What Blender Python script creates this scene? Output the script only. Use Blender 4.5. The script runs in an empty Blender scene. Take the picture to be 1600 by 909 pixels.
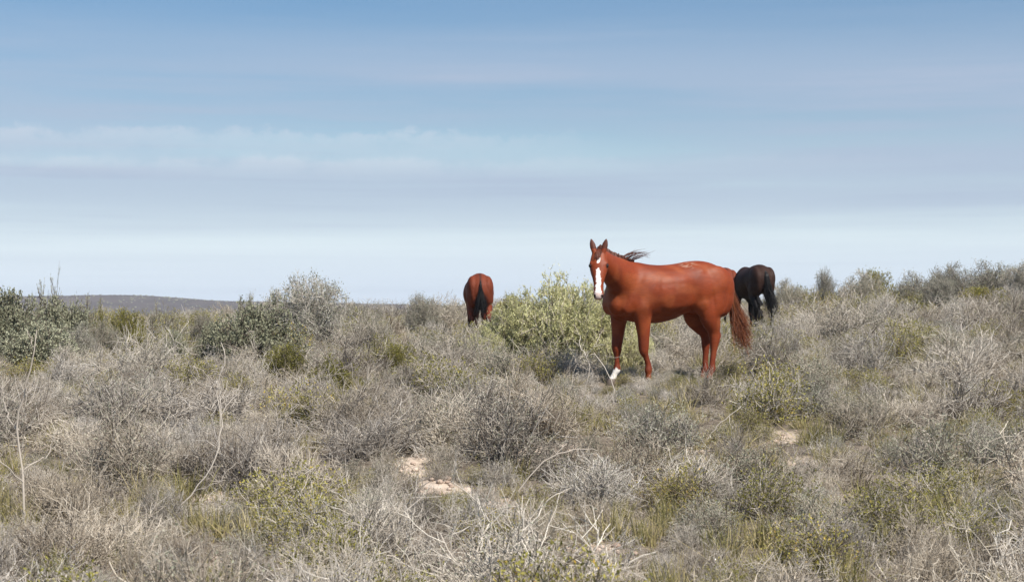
import bpy, math, random
import numpy as np
from mathutils import Vector, Matrix, noise as mnoise

S = bpy.context.scene
COL = S.collection
R = math.radians

# ------------------------------------------------------------------ camera
FPX = 2600.0            # focal length in photo pixels (1600 wide)
HZ = 490.0              # row of the true horizon in the photo
CAMZ = 1.6
cam_d = bpy.data.cameras.new('camera'); cam = bpy.data.objects.new('camera', cam_d); COL.objects.link(cam)
cam.location = (0, 0, CAMZ)
cam.rotation_euler = (R(90) + math.atan((HZ - 454.5) / FPX), 0, 0)
cam_d.sensor_width = 36; cam_d.lens = 36 * FPX / 1600
cam_d.clip_start = 0.1; cam_d.clip_end = 20000
cam_d.dof.use_dof = True; cam_d.dof.focus_distance = 20.5; cam_d.dof.aperture_fstop = 6.3
S.camera = cam

# ------------------------------------------------------------------ world, sun, exposure
SUN_EL, SUN_AZ = R(52), R(139)          # azimuth clockwise from +Y (the view direction): right and behind
w = bpy.data.worlds.new('World'); S.world = w; w.use_nodes = True
nt = w.node_tree; N = nt.nodes; L = nt.links
for n in list(N): N.remove(n)
def wn(t, **k):
    n = N.new(t)
    for a, b in k.items(): setattr(n, a, b)
    return n
def wmath(op, a, b=None, c=None):
    n = wn('ShaderNodeMath', operation=op)
    for i, v in enumerate((a, b, c)):
        if v is None: continue
        if isinstance(v, (int, float)): n.inputs[i].default_value = v
        else: L.new(v, n.inputs[i])
    return n.outputs[0]
sky = wn('ShaderNodeTexSky', sky_type='NISHITA')
sky.sun_disc = False; sky.sun_elevation = SUN_EL; sky.sun_rotation = SUN_AZ
sky.air_density = 1.0; sky.dust_density = 0.3; sky.ozone_density = 1.6; sky.altitude = 100
tc = wn('ShaderNodeTexCoord'); sp = wn('ShaderNodeSeparateXYZ'); L.new(tc.outputs['Generated'], sp.inputs[0])
el = wmath('ARCSINE', sp.outputs['Z'])
az = wmath('ARCTAN2', sp.outputs['X'], sp.outputs['Y'])
elp = wmath('MAXIMUM', el, 0.004)
# a cloud layer: flat banks, seen ever more edge-on towards the horizon
lel = wmath('LOGARITHM', wmath('ADD', elp, 0.03), 2.718)
def cloud(scale_az, scale_el, detail, lo, hi, seed, rough=0.55):
    cb = wn('ShaderNodeCombineXYZ')
    L.new(wmath('MULTIPLY', az, scale_az), cb.inputs[0]); L.new(wmath('MULTIPLY', lel, scale_el), cb.inputs[1]); cb.inputs[2].default_value = seed
    nz = wn('ShaderNodeTexNoise'); nz.inputs['Scale'].default_value = 1; nz.inputs['Detail'].default_value = detail; nz.inputs['Roughness'].default_value = rough
    L.new(cb.outputs[0], nz.inputs['Vector'])
    mr = wn('ShaderNodeMapRange', interpolation_type='SMOOTHSTEP'); L.new(nz.outputs['Fac'], mr.inputs[0])
    mr.inputs[1].default_value = lo; mr.inputs[2].default_value = hi
    return mr.outputs[0]
def band(lo0, lo1, hi0, hi1):
    a_ = wn('ShaderNodeMapRange', interpolation_type='SMOOTHSTEP'); L.new(el, a_.inputs[0]); a_.inputs[1].default_value = lo0; a_.inputs[2].default_value = lo1
    b_ = wn('ShaderNodeMapRange', interpolation_type='SMOOTHSTEP'); L.new(el, b_.inputs[0]); b_.inputs[1].default_value = hi1; b_.inputs[2].default_value = hi0
    return wmath('MULTIPLY', a_.outputs[0], b_.outputs[0])
def layer(below, fac_, colour):
    m_ = wn('ShaderNodeMix', data_type='RGBA'); L.new(fac_, m_.inputs['Factor']); L.new(below, m_.inputs['A']); m_.inputs['B'].default_value = (*colour, 1)
    return m_.outputs['Result']
veil = cloud(1.6, 3.2, 5, 0.26, 0.60, 3.1)
streak = cloud(5.0, 16.0, 6, 0.44, 0.74, 8.4)
puff = cloud(52.0, 14.0, 7, 0.42, 0.68, 1.7, 0.6)
bank = cloud(2.2, 8.0, 2, 0.44, 0.58, 5.9)
deck = wmath('ADD', wmath('MULTIPLY', band(.035, .075, .135, .185), .75), .22)
hsv = wn('ShaderNodeHueSaturation'); hsv.inputs['Hue'].default_value = .502; hsv.inputs['Saturation'].default_value = 1.28; hsv.inputs['Value'].default_value = 1.10; L.new(sky.outputs[0], hsv.inputs['Color'])
hzmr = wn('ShaderNodeMapRange', interpolation_type='SMOOTHSTEP'); L.new(el, hzmr.inputs[0])     # pale bluish air along the whole horizon
hzmr.inputs[1].default_value = 0.13; hzmr.inputs[2].default_value = 0.0
c_ = layer(hsv.outputs[0], wmath('MULTIPLY', hzmr.outputs[0], .95), (9.1, 10.4, 11.8))
c_ = layer(c_, wmath('MULTIPLY', wmath('MULTIPLY', wmath('ADD', wmath('MULTIPLY', veil, .75), wmath('MULTIPLY', streak, .25)), deck), .95), (4.9, 5.9, 7.6))
def wave(k, ph): return wmath('SINE', wmath('ADD', wmath('MULTIPLY', az, k), ph))
def step(v, lo, hi):
    m_ = wn('ShaderNodeMapRange', interpolation_type='SMOOTHSTEP'); L.new(v, m_.inputs[0]); m_.inputs[1].default_value = lo; m_.inputs[2].default_value = hi; return m_.outputs[0]
def cloud_row(el0, thick, bumps, ph, lo, hi, seed):
    # a low row of cumulus seen edge-on: ragged puffy tops, undersides melting away
    cb = wn('ShaderNodeCombineXYZ'); L.new(wmath('MULTIPLY', az, bumps), cb.inputs[0]); L.new(wmath('MULTIPLY', el, bumps * 1.6), cb.inputs[1]); cb.inputs[2].default_value = seed
    nz = wn('ShaderNodeTexNoise'); nz.inputs['Scale'].default_value = 1; nz.inputs['Detail'].default_value = 8; nz.inputs['Roughness'].default_value = .68; L.new(cb.outputs[0], nz.inputs['Vector'])
    h_ = wmath('ADD', wmath('MULTIPLY', wmath('SUBTRACT', nz.outputs['Fac'], .5), thick * 1.5), wmath('SUBTRACT', el0, el))      # height below the ragged top
    up_ = step(h_, -.002, .0035); dn_ = wmath('SUBTRACT', 1.0, step(h_, .002, thick))
    pres = step(wmath('ADD', wave(5.0, ph), wmath('MULTIPLY', wave(13.0, seed), .35)), lo, hi)
    return wmath('MULTIPLY', wmath('MULTIPLY', wmath('MULTIPLY', up_, dn_), pres), step(nz.outputs['Fac'], .25, .62))
for r_, k_ in ((cloud_row(.1085, .020, 30, 3.0, .0, .9, 1.3), .50), (cloud_row(.093, .016, 22, 2.6, -.6, .7, 4.4), .42), (cloud_row(.145, .008, 60, 5.3, .5, 1.0, 7.7), .5)):
    c_ = layer(c_, wmath('MULTIPLY', r_, k_), (7.9, 8.4, 9.3))
mix_out = c_
bg = wn('ShaderNodeBackground'); bg.inputs['Strength'].default_value = 0.066
L.new(mix_out, bg.inputs['Color'])
wo = wn('ShaderNodeOutputWorld'); L.new(bg.outputs[0], wo.inputs[0])

sd = bpy.data.lights.new('sun', 'SUN'); sun = bpy.data.objects.new('sun', sd); COL.objects.link(sun)
sd.energy = 5.0; sd.angle = R(0.53); sd.color = (1.0, 0.94, 0.86)
sdir = Vector((math.sin(SUN_AZ) * math.cos(SUN_EL), math.cos(SUN_AZ) * math.cos(SUN_EL), math.sin(SUN_EL)))
sun.rotation_euler = sdir.to_track_quat('Z', 'Y').to_euler(); sun.location = (30, -30, 40)
S.cycles.max_bounces = 5; S.cycles.diffuse_bounces = 3; S.cycles.glossy_bounces = 2; S.cycles.volume_bounces = 0; S.cycles.transmission_bounces = 2
vs = S.view_settings; vs.view_transform = 'Standard'; vs.look = 'None'; vs.exposure = 0.46; vs.gamma = 1.0; vs.use_curve_mapping = False

# ------------------------------------------------------------------ helpers
def mesh_np(name, V, F4=None, F3=None, mats=(), attrs=None, smooth=False, matidx=None):
    V = np.asarray(V, np.float32)
    loops, starts, n = [], [], 0
    if F4 is not None and len(F4):
        F4 = np.asarray(F4, np.int32); loops.append(F4.ravel()); starts.append(np.arange(len(F4)) * 4); n = F4.size
    if F3 is not None and len(F3):
        F3 = np.asarray(F3, np.int32); loops.append(F3.ravel()); starts.append(n + np.arange(len(F3)) * 3)
    loops = np.concatenate(loops); starts = np.concatenate(starts)
    me = bpy.data.meshes.new(name)
    me.vertices.add(len(V)); me.vertices.foreach_set('co', V.ravel())
    me.loops.add(len(loops)); me.loops.foreach_set('vertex_index', loops.astype(np.int32))
    me.polygons.add(len(starts)); me.polygons.foreach_set('loop_start', starts.astype(np.int32))
    me.update(calc_edges=True)
    for m in mats: me.materials.append(m)
    if matidx is not None: me.polygons.foreach_set('material_index', np.asarray(matidx, np.int32))
    if smooth: me.polygons.foreach_set('use_smooth', np.ones(len(starts), bool))
    for k, a in (attrs or {}).items():
        a = np.asarray(a, np.float32)
        if a.ndim == 1:
            at = me.attributes.new(k, 'FLOAT', 'POINT'); at.data.foreach_set('value', a)
        else:
            at = me.attributes.new(k, 'FLOAT_COLOR', 'POINT'); at.data.foreach_set('color', np.c_[a, np.ones(len(a))].astype(np.float32).ravel())
    me.validate()
    return me
def obj(name, me, parent=None, loc=None):
    o = bpy.data.objects.new(name, me); COL.objects.link(o)
    if parent is not None: o.parent = parent
    if loc is not None: o.location = loc
    return o
def tag(o, label=None, cat=None, group=None, kind=None):
    for k, v in (('label', label), ('category', cat), ('group', group), ('kind', kind)):
        if v: o[k] = v
    return o
def norm(a): return a / (np.linalg.norm(a, axis=-1, keepdims=True) + 1e-9)

def mat(name, rough=0.8, spec=0.3):
    m = bpy.data.materials.new(name); m.use_nodes = True
    b = m.node_tree.nodes['Principled BSDF']; b.inputs['Roughness'].default_value = rough; b.inputs['Specular IOR Level'].default_value = spec
    return m, m.node_tree.nodes, m.node_tree.links, b
def ramp(N_, L_, src, stops):
    r = N_.new('ShaderNodeValToRGB'); e = r.color_ramp.elements
    while len(e) < len(stops): e.new(0.5)
    for i, (p, c) in enumerate(stops): e[i].position = p; e[i].color = (*c, 1)
    L_.new(src, r.inputs[0]); return r.outputs['Color']
def tex_noise(N_, L_, scale, detail=4, rough=0.55, coord='Object', vec=None):
    n = N_.new('ShaderNodeTexNoise'); n.inputs['Scale'].default_value = scale; n.inputs['Detail'].default_value = detail; n.inputs['Roughness'].default_value = rough
    if vec is None:
        t = N_.new('ShaderNodeTexCoord'); vec = t.outputs[coord]
    L_.new(vec, n.inputs['Vector']); return n.outputs['Fac']

def tone_mat(name, stops, rough=0.85, translucent=0.0, vary=0.35, spec=0.2, warm=None):
    """colour from the per-twig / per-leaf tone, shifted a little plant by plant"""
    m, N_, L_, b = mat(name, rough, spec)
    a = N_.new('ShaderNodeAttribute'); a.attribute_name = 'tone'
    oi = N_.new('ShaderNodeObjectInfo')
    ma = N_.new('ShaderNodeMath'); ma.operation = 'MULTIPLY_ADD'; L_.new(oi.outputs['Random'], ma.inputs[0]); ma.inputs[1].default_value = vary; ma.inputs[2].default_value = -vary / 2
    ad = N_.new('ShaderNodeMath'); ad.operation = 'ADD'; ad.use_clamp = True; L_.new(a.outputs['Fac'], ad.inputs[0]); L_.new(ma.outputs[0], ad.inputs[1])
    c = ramp(N_, L_, ad.outputs[0], stops)
    if warm:
        fr = N_.new('ShaderNodeMath'); fr.operation = 'MULTIPLY'; L_.new(oi.outputs['Random'], fr.inputs[0]); fr.inputs[1].default_value = 13.7
        fr2 = N_.new('ShaderNodeMath'); fr2.operation = 'FRACT'; L_.new(fr.outputs[0], fr2.inputs[0])
        pw = N_.new('ShaderNodeMath'); pw.operation = 'POWER'; L_.new(fr2.outputs[0], pw.inputs[0]); pw.inputs[1].default_value = 1.4
        wm = N_.new('ShaderNodeMix'); wm.data_type = 'RGBA'; wm.blend_type = 'MULTIPLY'; L_.new(pw.outputs[0], wm.inputs['Factor']); L_.new(c, wm.inputs['A']); wm.inputs['B'].default_value = (*warm, 1); c = wm.outputs['Result']
    L_.new(c, b.inputs['Base Color'])
    if translucent:
        tr = N_.new('ShaderNodeBsdfTranslucent'); L_.new(c, tr.inputs['Color'])
        mx = N_.new('ShaderNodeMixShader'); mx.inputs[0].default_value = translucent
        L_.new(b.outputs[0], mx.inputs[1]); L_.new(tr.outputs[0], mx.inputs[2]); L_.new(mx.outputs[0], N_['Material Output'].inputs[0])
    return m

M_TWIG = tone_mat('grey_twig', [(0, (.13, .105, .085)), (.4, (.36, .325, .28)), (.75, (.56, .515, .455)), (1, (.74, .70, .63))], vary=.5, warm=(1.0, .94, .83))
M_TWIGD = tone_mat('brown_twig', [(0, (.07, .052, .04)), (.6, (.18, .145, .115)), (1, (.33, .28, .23))])
M_BLEACH = tone_mat('bleached_wood', [(0, (.34, .29, .235)), (1, (.62, .56, .48))], vary=.1)
M_OLIVE = tone_mat('olive_leaf', [(0, (.12, .12, .025)), (.5, (.31, .29, .07)), (.85, (.50, .44, .13)), (1, (.64, .42, .09))], translucent=.25)
M_GREYLEAF = tone_mat('grey_green_leaf', [(0, (.15, .155, .105)), (.6, (.33, .335, .245)), (1, (.50, .50, .39))], translucent=.15)
M_DARKLEAF = tone_mat('dark_green_leaf', [(0, (.15, .155, .095)), (.6, (.34, .345, .235)), (1, (.52, .52, .38))], translucent=.15)
M_PALELEAF = tone_mat('pale_green_leaf', [(0, (.30, .305, .145)), (.5, (.62, .605, .31)), (1, (.76, .74, .46))], translucent=.25)
M_GRASS = tone_mat('dry_grass', [(0, (.12, .125, .04)), (.4, (.25, .225, .09)), (.75, (.42, .35, .18)), (1, (.55, .48, .30))], translucent=.2)

# ------------------------------------------------------------------ terrain
def px2x(px, d): return (px - 800.0) / FPX * d
def row2z(row, d): return CAMZ - (row - HZ) / FPX * d
CP = [(0, 0, 0), (-6, 0, 0), (6, 0, 0), (0, 5, 0), (-10, 5, 0), (10, 5, 0)]
for px, d, row in [(-300, 10, 900), (200, 10, 905), (800, 10, 908), (1400, 10, 908), (1900, 10, 905),
                   (200, 14, 735), (800, 14, 742), (1400, 14, 738), (200, 20, 640), (-400, 20, 640), (600, 20, 612), (960, 20.3, 602), (1110, 20.9, 594), (1500, 20, 610), (2000, 20, 600),
                   (270, 30, 562), (-400, 30, 565), (745, 34.7, 541), (1128, 36, 531), (1185, 37, 521), (1350, 30, 535), (1600, 30, 522), (2100, 30, 510),
                   (-300, 45, 530), (200, 45, 528), (600, 45, 512), (900, 45, 502), (1200, 45, 497), (1400, 45, 481), (1600, 45, 474), (2000, 45, 470),
                   (200, 62, 514), (700, 62, 506), (1200, 62, 496), (1500, 62, 486)]:
    CP.append((px2x(px, d), d, row2z(row, d)))
CP = np.array(CP, float)
def tps(r2): return 0.5 * r2 * np.log(r2 + 1e-9)
n = len(CP)
A = np.zeros((n + 3, n + 3)); d2 = ((CP[:, None, :2] - CP[None, :, :2]) ** 2).sum(-1)
A[:n, :n] = tps(d2) + np.eye(n) * 1.0; A[:n, n] = 1; A[:n, n + 1:] = CP[:, :2]; A[n, :n] = 1; A[n + 1:, :n] = CP[:, :2].T
W = np.linalg.solve(A, np.r_[CP[:, 2], 0, 0, 0])
def vnoise(x, y, s, seed=0.0):
    """smooth value noise, vectorised"""
    x = np.asarray(x, float) / s + seed * 17.3; y = np.asarray(y, float) / s + seed * 9.1
    xi = np.floor(x); yi = np.floor(y); fx = x - xi; fy = y - yi; fx = fx * fx * (3 - 2 * fx); fy = fy * fy * (3 - 2 * fy)
    def h(a, b):
        v = np.sin(a * 127.1 + b * 311.7 + seed * 74.7) * 43758.5453
        return v - np.floor(v)
    return (h(xi, yi) * (1 - fx) + h(xi + 1, yi) * fx) * (1 - fy) + (h(xi, yi + 1) * (1 - fx) + h(xi + 1, yi + 1) * fx) * fy
def sstep(a, b, v):
    t = np.clip((v - a) / (b - a), 0, 1); return t * t * (3 - 2 * t)
# bare sandy patches: (photo column, row, half width px, half height px)
BARE = [(640, 742, 40, 16), (690, 770, 44, 14), (750, 797, 44, 14), (800, 806, 26, 10), (865, 712, 60, 10), (890, 702, 20, 6), (1215, 676, 24, 6), (1120, 710, 24, 7), (1165, 742, 30, 10),
        (1415, 740, 24, 12), (1440, 655, 36, 12), (1330, 765, 22, 9), (935, 862, 34, 9), (330, 772, 26, 7), (345, 880, 24, 9), (1260, 720, 40, 10), (1060, 690, 30, 8)]
def base_h(x, y):
    x = np.asarray(x, float); y = np.asarray(y, float)
    d = np.hypot(x, y); k = np.minimum(1, 75.0 / np.maximum(d, 1e-6))
    xs, ys = x * k, np.maximum(y * k, -20)
    z = W[n] + W[n + 1] * xs + W[n + 2] * ys
    for i in range(n): z = z + W[i] * tps((xs - CP[i, 0]) ** 2 + (ys - CP[i, 1]) ** 2)
    z = np.clip(z, -1.5, 3.2)
    t = sstep(56, 150, d)
    return z * (1 - t) + (-3.0) * t
def row2ground(px, row):
    """where the view ray through a photo pixel meets the ground"""
    ds = np.arange(6, 70, .05); zs = base_h(px2x(px, ds), ds); zr = row2z(row, ds)
    i = np.argmax(zr <= zs); d = ds[i] if zr[i] <= zs[i] else 60.0
    return px2x(px, d), d
BAREW = []
for px, row, hw, hh in BARE:
    x, d = row2ground(px, row); _, d1 = row2ground(px, row - hh); _, d0 = row2ground(px, row + hh)
    BAREW.append((x, d, hw / FPX * d, max(.12, (d1 - d0) / 2)))
def bareness(x, y):
    b = np.zeros(np.shape(x))
    for cx, cy, rx, ry in BAREW:
        q = ((x - cx) / rx) ** 2 + ((y - cy) / ry) ** 2
        b = np.maximum(b, 1 - sstep(.5, 1.5, q + (vnoise(x, y, .25, 4) - .5) * 1.6 + (vnoise(x, y, .09, 14) - .5) * .9))
    return b
def height(x, y):
    z = base_h(x, y)
    d = np.hypot(x, y); nearw = 1 - sstep(50, 120, d)
    z = z + nearw * ((vnoise(x, y, 2.3, 1) - .5) * .16 + (vnoise(x, y, .8, 2) - .5) * .08 + (vnoise(x, y, .33, 3) - .5) * .035)
    # wind-heaped sand at the first patches
    for cx, cy, rx, ry in BAREW[:4]:
        z = z + (.0 + .075 * vnoise(x, y, .17, 7)) * np.exp(-(((x - cx) / (rx * .8)) ** 2 + ((y - cy - ry * .3) / (ry * .8)) ** 2))
    return z + (vnoise(x, y, 90, 6) - .5) * 2.0 * sstep(150, 400, d)
def axis(lo, hi, step, a, b, g=1.07):
    v = list(np.arange(lo, hi + step / 2, step)); s = step; x = v[-1]
    while x < b: s *= g; x += s; v.append(x)
    s = step; x = lo; pre = []
    while x > a: s *= g; x -= s; pre.append(x)
    return np.array(pre[::-1] + v)
ax = axis(-6.5, 6.5, .11, -2600, 2600); ay = axis(8.5, 27, .11, -400, 3000, 1.06)
GX, GY = np.meshgrid(ax, ay); gx, gy = GX.ravel(), GY.ravel()
gz = height(gx, gy); bare = bareness(gx, gy)
nx, ny = len(ax), len(ay)
i0 = (np.arange(ny - 1)[:, None] * nx + np.arange(nx - 1)[None, :]).ravel()
F = np.c_[i0, i0 + 1, i0 + nx + 1, i0 + nx]
mg, N_, L_, b_ = mat('sandy_soil', .95, .1)
at = N_.new('ShaderNodeAttribute'); at.attribute_name = 'bare'
fine = tex_noise(N_, L_, 9, 8, .65); mid = tex_noise(N_, L_, 1.3, 5, .6)
soil = ramp(N_, L_, fine, [(.3, (.085, .07, .055)), (.52, (.175, .145, .112)), (.75, (.30, .25, .195))])
sand = ramp(N_, L_, fine, [(.25, (.30, .235, .18)), (.5, (.51, .415, .325)), (.75, (.66, .565, .465))])
ad = N_.new('ShaderNodeMath'); ad.operation = 'MULTIPLY_ADD'; L_.new(mid, ad.inputs[0]); ad.inputs[1].default_value = 1.5; ad.inputs[2].default_value = -.85; ad.use_clamp = True
mxm = N_.new('ShaderNodeMath'); mxm.operation = 'MAXIMUM'; L_.new(at.outputs['Fac'], mxm.inputs[0]); L_.new(ad.outputs[0], mxm.inputs[1])
mx = N_.new('ShaderNodeMix'); mx.data_type = 'RGBA'; L_.new(mxm.outputs[0], mx.inputs['Factor']); L_.new(soil, mx.inputs['A']); L_.new(sand, mx.inputs['B'])
# far plain: scrub-covered, darker and olive
at2 = N_.new('ShaderNodeAttribute'); at2.attribute_name = 'far'
fn = tex_noise(N_, L_, .05, 8, .7)
plain = ramp(N_, L_, fn, [(.3, (.075, .072, .045)), (.5, (.15, .128, .085)), (.7, (.25, .205, .145))])
mx2 = N_.new('ShaderNodeMix'); mx2.data_type = 'RGBA'; L_.new(at2.outputs['Fac'], mx2.inputs['Factor']); L_.new(mx.outputs['Result'], mx2.inputs['A']); L_.new(plain, mx2.inputs['B'])
L_.new(mx2.outputs['Result'], b_.inputs['Base Color'])
bp = N_.new('ShaderNodeBump'); bp.inputs['Strength'].default_value = .6; bp.inputs['Distance'].default_value = .03
L_.new(tex_noise(N_, L_, 14, 8, .75), bp.inputs['Height']); L_.new(bp.outputs[0], b_.inputs['Normal'])
far = sstep(60, 140, np.hypot(gx, gy))
g = obj('ground', mesh_np('ground', np.c_[gx, gy, gz], F, mats=[mg], attrs={'bare': bare, 'far': far}, smooth=True)); tag(g, kind='structure')

# the long low hill on the skyline
HP = np.array([(-900, 484), (-500, 474), (-150, 467), (0, 464), (130, 461.5), (205, 461), (250, 463.5), (300, 468), (350, 470.5), (480, 473), (640, 475.5), (700, 477.5), (850, 481), (1000, 484), (1300, 489), (1600, 493)], float)
hu = np.linspace(-900, 1600, 260); hv = np.linspace(0, 1, 40)
HU, HV = np.meshgrid(hu, hv); D = 1150 + 900 * HV
top = 1.6 + (HZ - np.interp(HU, HP[:, 0], HP[:, 1])) / FPX * 1520
prof = np.where(HV < .41, sstep(0, .41, HV) ** .8, 1 - sstep(.5, 1, HV))
hx = px2x(HU, D * 1520 / D); hy = D
hz = -4 + (top + 4) * prof + (vnoise(hx, hy, 60, 2) - .5) * 2.2 * prof * (HV < .38) + (vnoise(hx, hy, 17, 5) - .5) * .8 * prof
i0 = (np.arange(39)[:, None] * 260 + np.arange(259)[None, :]).ravel()
mh, N_, L_, b_ = mat('hill_scrub', .95, .05)
hc = ramp(N_, L_, tex_noise(N_, L_, .02, 10, .78), [(.3, (.055, .048, .045)), (.5, (.095, .08, .074)), (.7, (.155, .13, .112))])
L_.new(hc, b_.inputs['Base Color'])
hill = obj('hill', mesh_np('hill', np.c_[hx.ravel(), hy.ravel(), hz.ravel()], np.c_[i0, i0 + 1, i0 + 261, i0 + 260], mats=[mh], smooth=True)); tag(hill, kind='structure')

# ------------------------------------------------------------------ twigs and leaves
def grow(rng, P, D_, Ln, nseg, jit, up, r0, r1, tone):
    """random-walk strands; returns segments and nodes"""
    P = P.copy(); D_ = norm(D_); n_ = len(P)
    segs, nodes, dirs = [], [P.copy()], [D_.copy()]
    st = (Ln / nseg)[:, None]
    r0 = np.broadcast_to(r0, (n_,)).astype(float); r1 = np.broadcast_to(r1, (n_,)).astype(float)
    for k in range(nseg):
        D_ = norm(D_ + rng.normal(0, jit, (n_, 3)) + np.array([0, 0, up]))
        Q = P + D_ * st
        a = r0 + (r1 - r0) * k / nseg; b = r0 + (r1 - r0) * (k + 1) / nseg
        segs.append(np.c_[P, Q, a, b, tone]); P = Q; nodes.append(P.copy()); dirs.append(D_.copy())
    return np.concatenate(segs), np.stack(nodes, 1), np.stack(dirs, 1)
def spawn(rng, nodes, dirs, count, t0, spread, t1=1.0):
    n_, k, _ = nodes.shape
    idx = np.repeat(np.arange(n_), count); t = rng.uniform(t0, t1, len(idx)) * (k - 1); i = np.minimum(t.astype(int), k - 2); f = (t - i)[:, None]
    P = nodes[idx, i] * (1 - f) + nodes[idx, i + 1] * f
    D_ = norm(dirs[idx, i + 1] + rng.normal(0, spread, (len(idx), 3)))
    return P, D_, idx
def seg_mesh(segs, sides=3):
    p, q, a, b, tone = segs[:, :3], segs[:, 3:6], segs[:, 6], segs[:, 7], segs[:, 8]
    d = norm(q - p); ref = np.where(np.abs(d[:, 2:3]) > .9, np.array([[1., 0, 0]]), np.array([[0, 0, 1.]]))
    u = norm(np.cross(d, ref)); v = np.cross(d, u); q = q + d * (b * .4)[:, None]
    V = []
    for c, r in ((p, a), (q, b)):
        for s in range(sides):
            t = 2 * math.pi * s / sides
            V.append(c + (u * math.cos(t) + v * math.sin(t)) * r[:, None])
    V = np.stack(V, 1); m = len(segs); base = (np.arange(m) * 2 * sides)[:, None]
    Fq = np.concatenate([base + np.array([[s, (s + 1) % sides, sides + (s + 1) % sides, sides + s]]) for s in range(sides)])
    return V.reshape(-1, 3), Fq, np.repeat(tone, 2 * sides)
def leaf_mesh(rng, P, D_, ln, wd, tone, upb=.4):
    m = len(P); D_ = norm(D_ + rng.normal(0, .6, (m, 3)) + np.array([0, 0, upb]))
    s = norm(np.cross(D_, rng.normal(0, 1, (m, 3)))); nrm = np.cross(D_, s)
    ln = (ln * rng.uniform(.6, 1.3, m))[:, None]; wd = (wd * rng.uniform(.7, 1.2, m))[:, None]
    V = np.stack([P, P + D_ * ln * .5 + s * wd + nrm * wd * .3, P + D_ * ln, P + D_ * ln * .5 - s * wd + nrm * wd * .3], 1)
    return V.reshape(-1, 3), np.arange(m * 4).reshape(m, 4), np.repeat(tone, 4)

def plant(seed, H, Rr, stems, kids2, kids3, rad, jit=.2, lean=1.15, leaves=0, leaf=(.014, .004), leaf_on=3, stem_mat=None, leaf_mat=None, up=.04,
          l2=.38, l3=.13, seg=(6, 3, 2), t2=.25, base=.07, tone_mu=.5, tone_sd=.22, part_names=('stems', 'leaves'), lobes=0, leaf_tone=.5, even=0.0, trim=0):
    rng = np.random.default_rng(seed)
    th = rng.uniform(0, 2 * math.pi, stems); ph = np.abs(rng.uniform(0, 1, stems)) ** .7 * lean
    D_ = np.c_[np.sin(ph) * np.cos(th), np.sin(ph) * np.sin(th), np.cos(ph)]
    if lobes:
        lob = 1 + .28 * np.sin(th * lobes + seed) + rng.normal(0, .1, stems)
    else: lob = 1 + rng.normal(0, .1, stems)
    Ln = .82 * lob / np.sqrt((np.cos(ph) / H) ** 2 + (np.sin(ph) / Rr) ** 2) * rng.uniform(.75 + .2 * even, 1.12 - .08 * even, stems)
    P = np.c_[rng.normal(0, base, (stems, 2)), np.full(stems, -.06)]
    tone = lambda k: np.clip(rng.normal(tone_mu, tone_sd, k), 0, 1)
    s1, n1, d1 = grow(rng, P, D_, Ln, seg[0], jit, up, rad, rad * .55, tone(stems))
    out = [s1]
    P2, D2, i2 = spawn(rng, n1, d1, kids2, t2, .62); L2 = Ln[i2] * l2 * rng.uniform(.5, 1.3, len(P2))
    s2, n2, d2_ = grow(rng, P2, D2, L2, seg[1], jit * 1.2, up * 1.5, rad * .6, rad * .4, tone(len(P2))); out.append(s2)
    nn, dd = n2, d2_
    if kids3:
        P3, D3, i3 = spawn(rng, n2, d2_, kids3, .2, .75); L3 = l3 * rng.uniform(.5, 1.5, len(P3))
        s3, n3, d3 = grow(rng, P3, D3, L3, seg[2], jit * 1.3, up * 2, rad * .42, rad * .28, tone(len(P3))); out.append(s3)
        nn, dd = n3, d3
    segs = np.concatenate(out); segs = segs[(segs[:, 2] > -.08)]
    kv = rng.normal(0, 4.5, (5, 3)); kp = rng.uniform(0, 6.28, 5)
    def inside(p, slack=.0):
        q = p / np.array([Rr, Rr, H]); r_ = np.linalg.norm(q, axis=1); u_ = q / (r_[:, None] + 1e-6)
        return r_ < .93 + .055 * np.sin(u_ @ kv.T + kp).sum(1) + rng.exponential(.025, len(p)) + slack
    if trim: segs = segs[inside(segs[:, 3:6])]
    V, Fq, tn = seg_mesh(segs)
    parts = [(part_names[0], mesh_np(part_names[0], V, Fq, mats=[stem_mat or M_TWIG], attrs={'tone': tn}))]
    if leaves:
        P4, D4, i4 = spawn(rng, nn, dd, leaves, .15, .5)
        if trim: kp_ = inside(P4, .02); P4, D4 = P4[kp_], D4[kp_]
        lt = np.clip(rng.normal(leaf_tone, .2, len(P4)), 0, 1)
        V, Fq, tn = leaf_mesh(rng, P4, D4, leaf[0], leaf[1], lt)
        parts.append((part_names[1], mesh_np(part_names[1], V, Fq, mats=[leaf_mat or M_OLIVE], attrs={'tone': tn})))
    return parts
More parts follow.
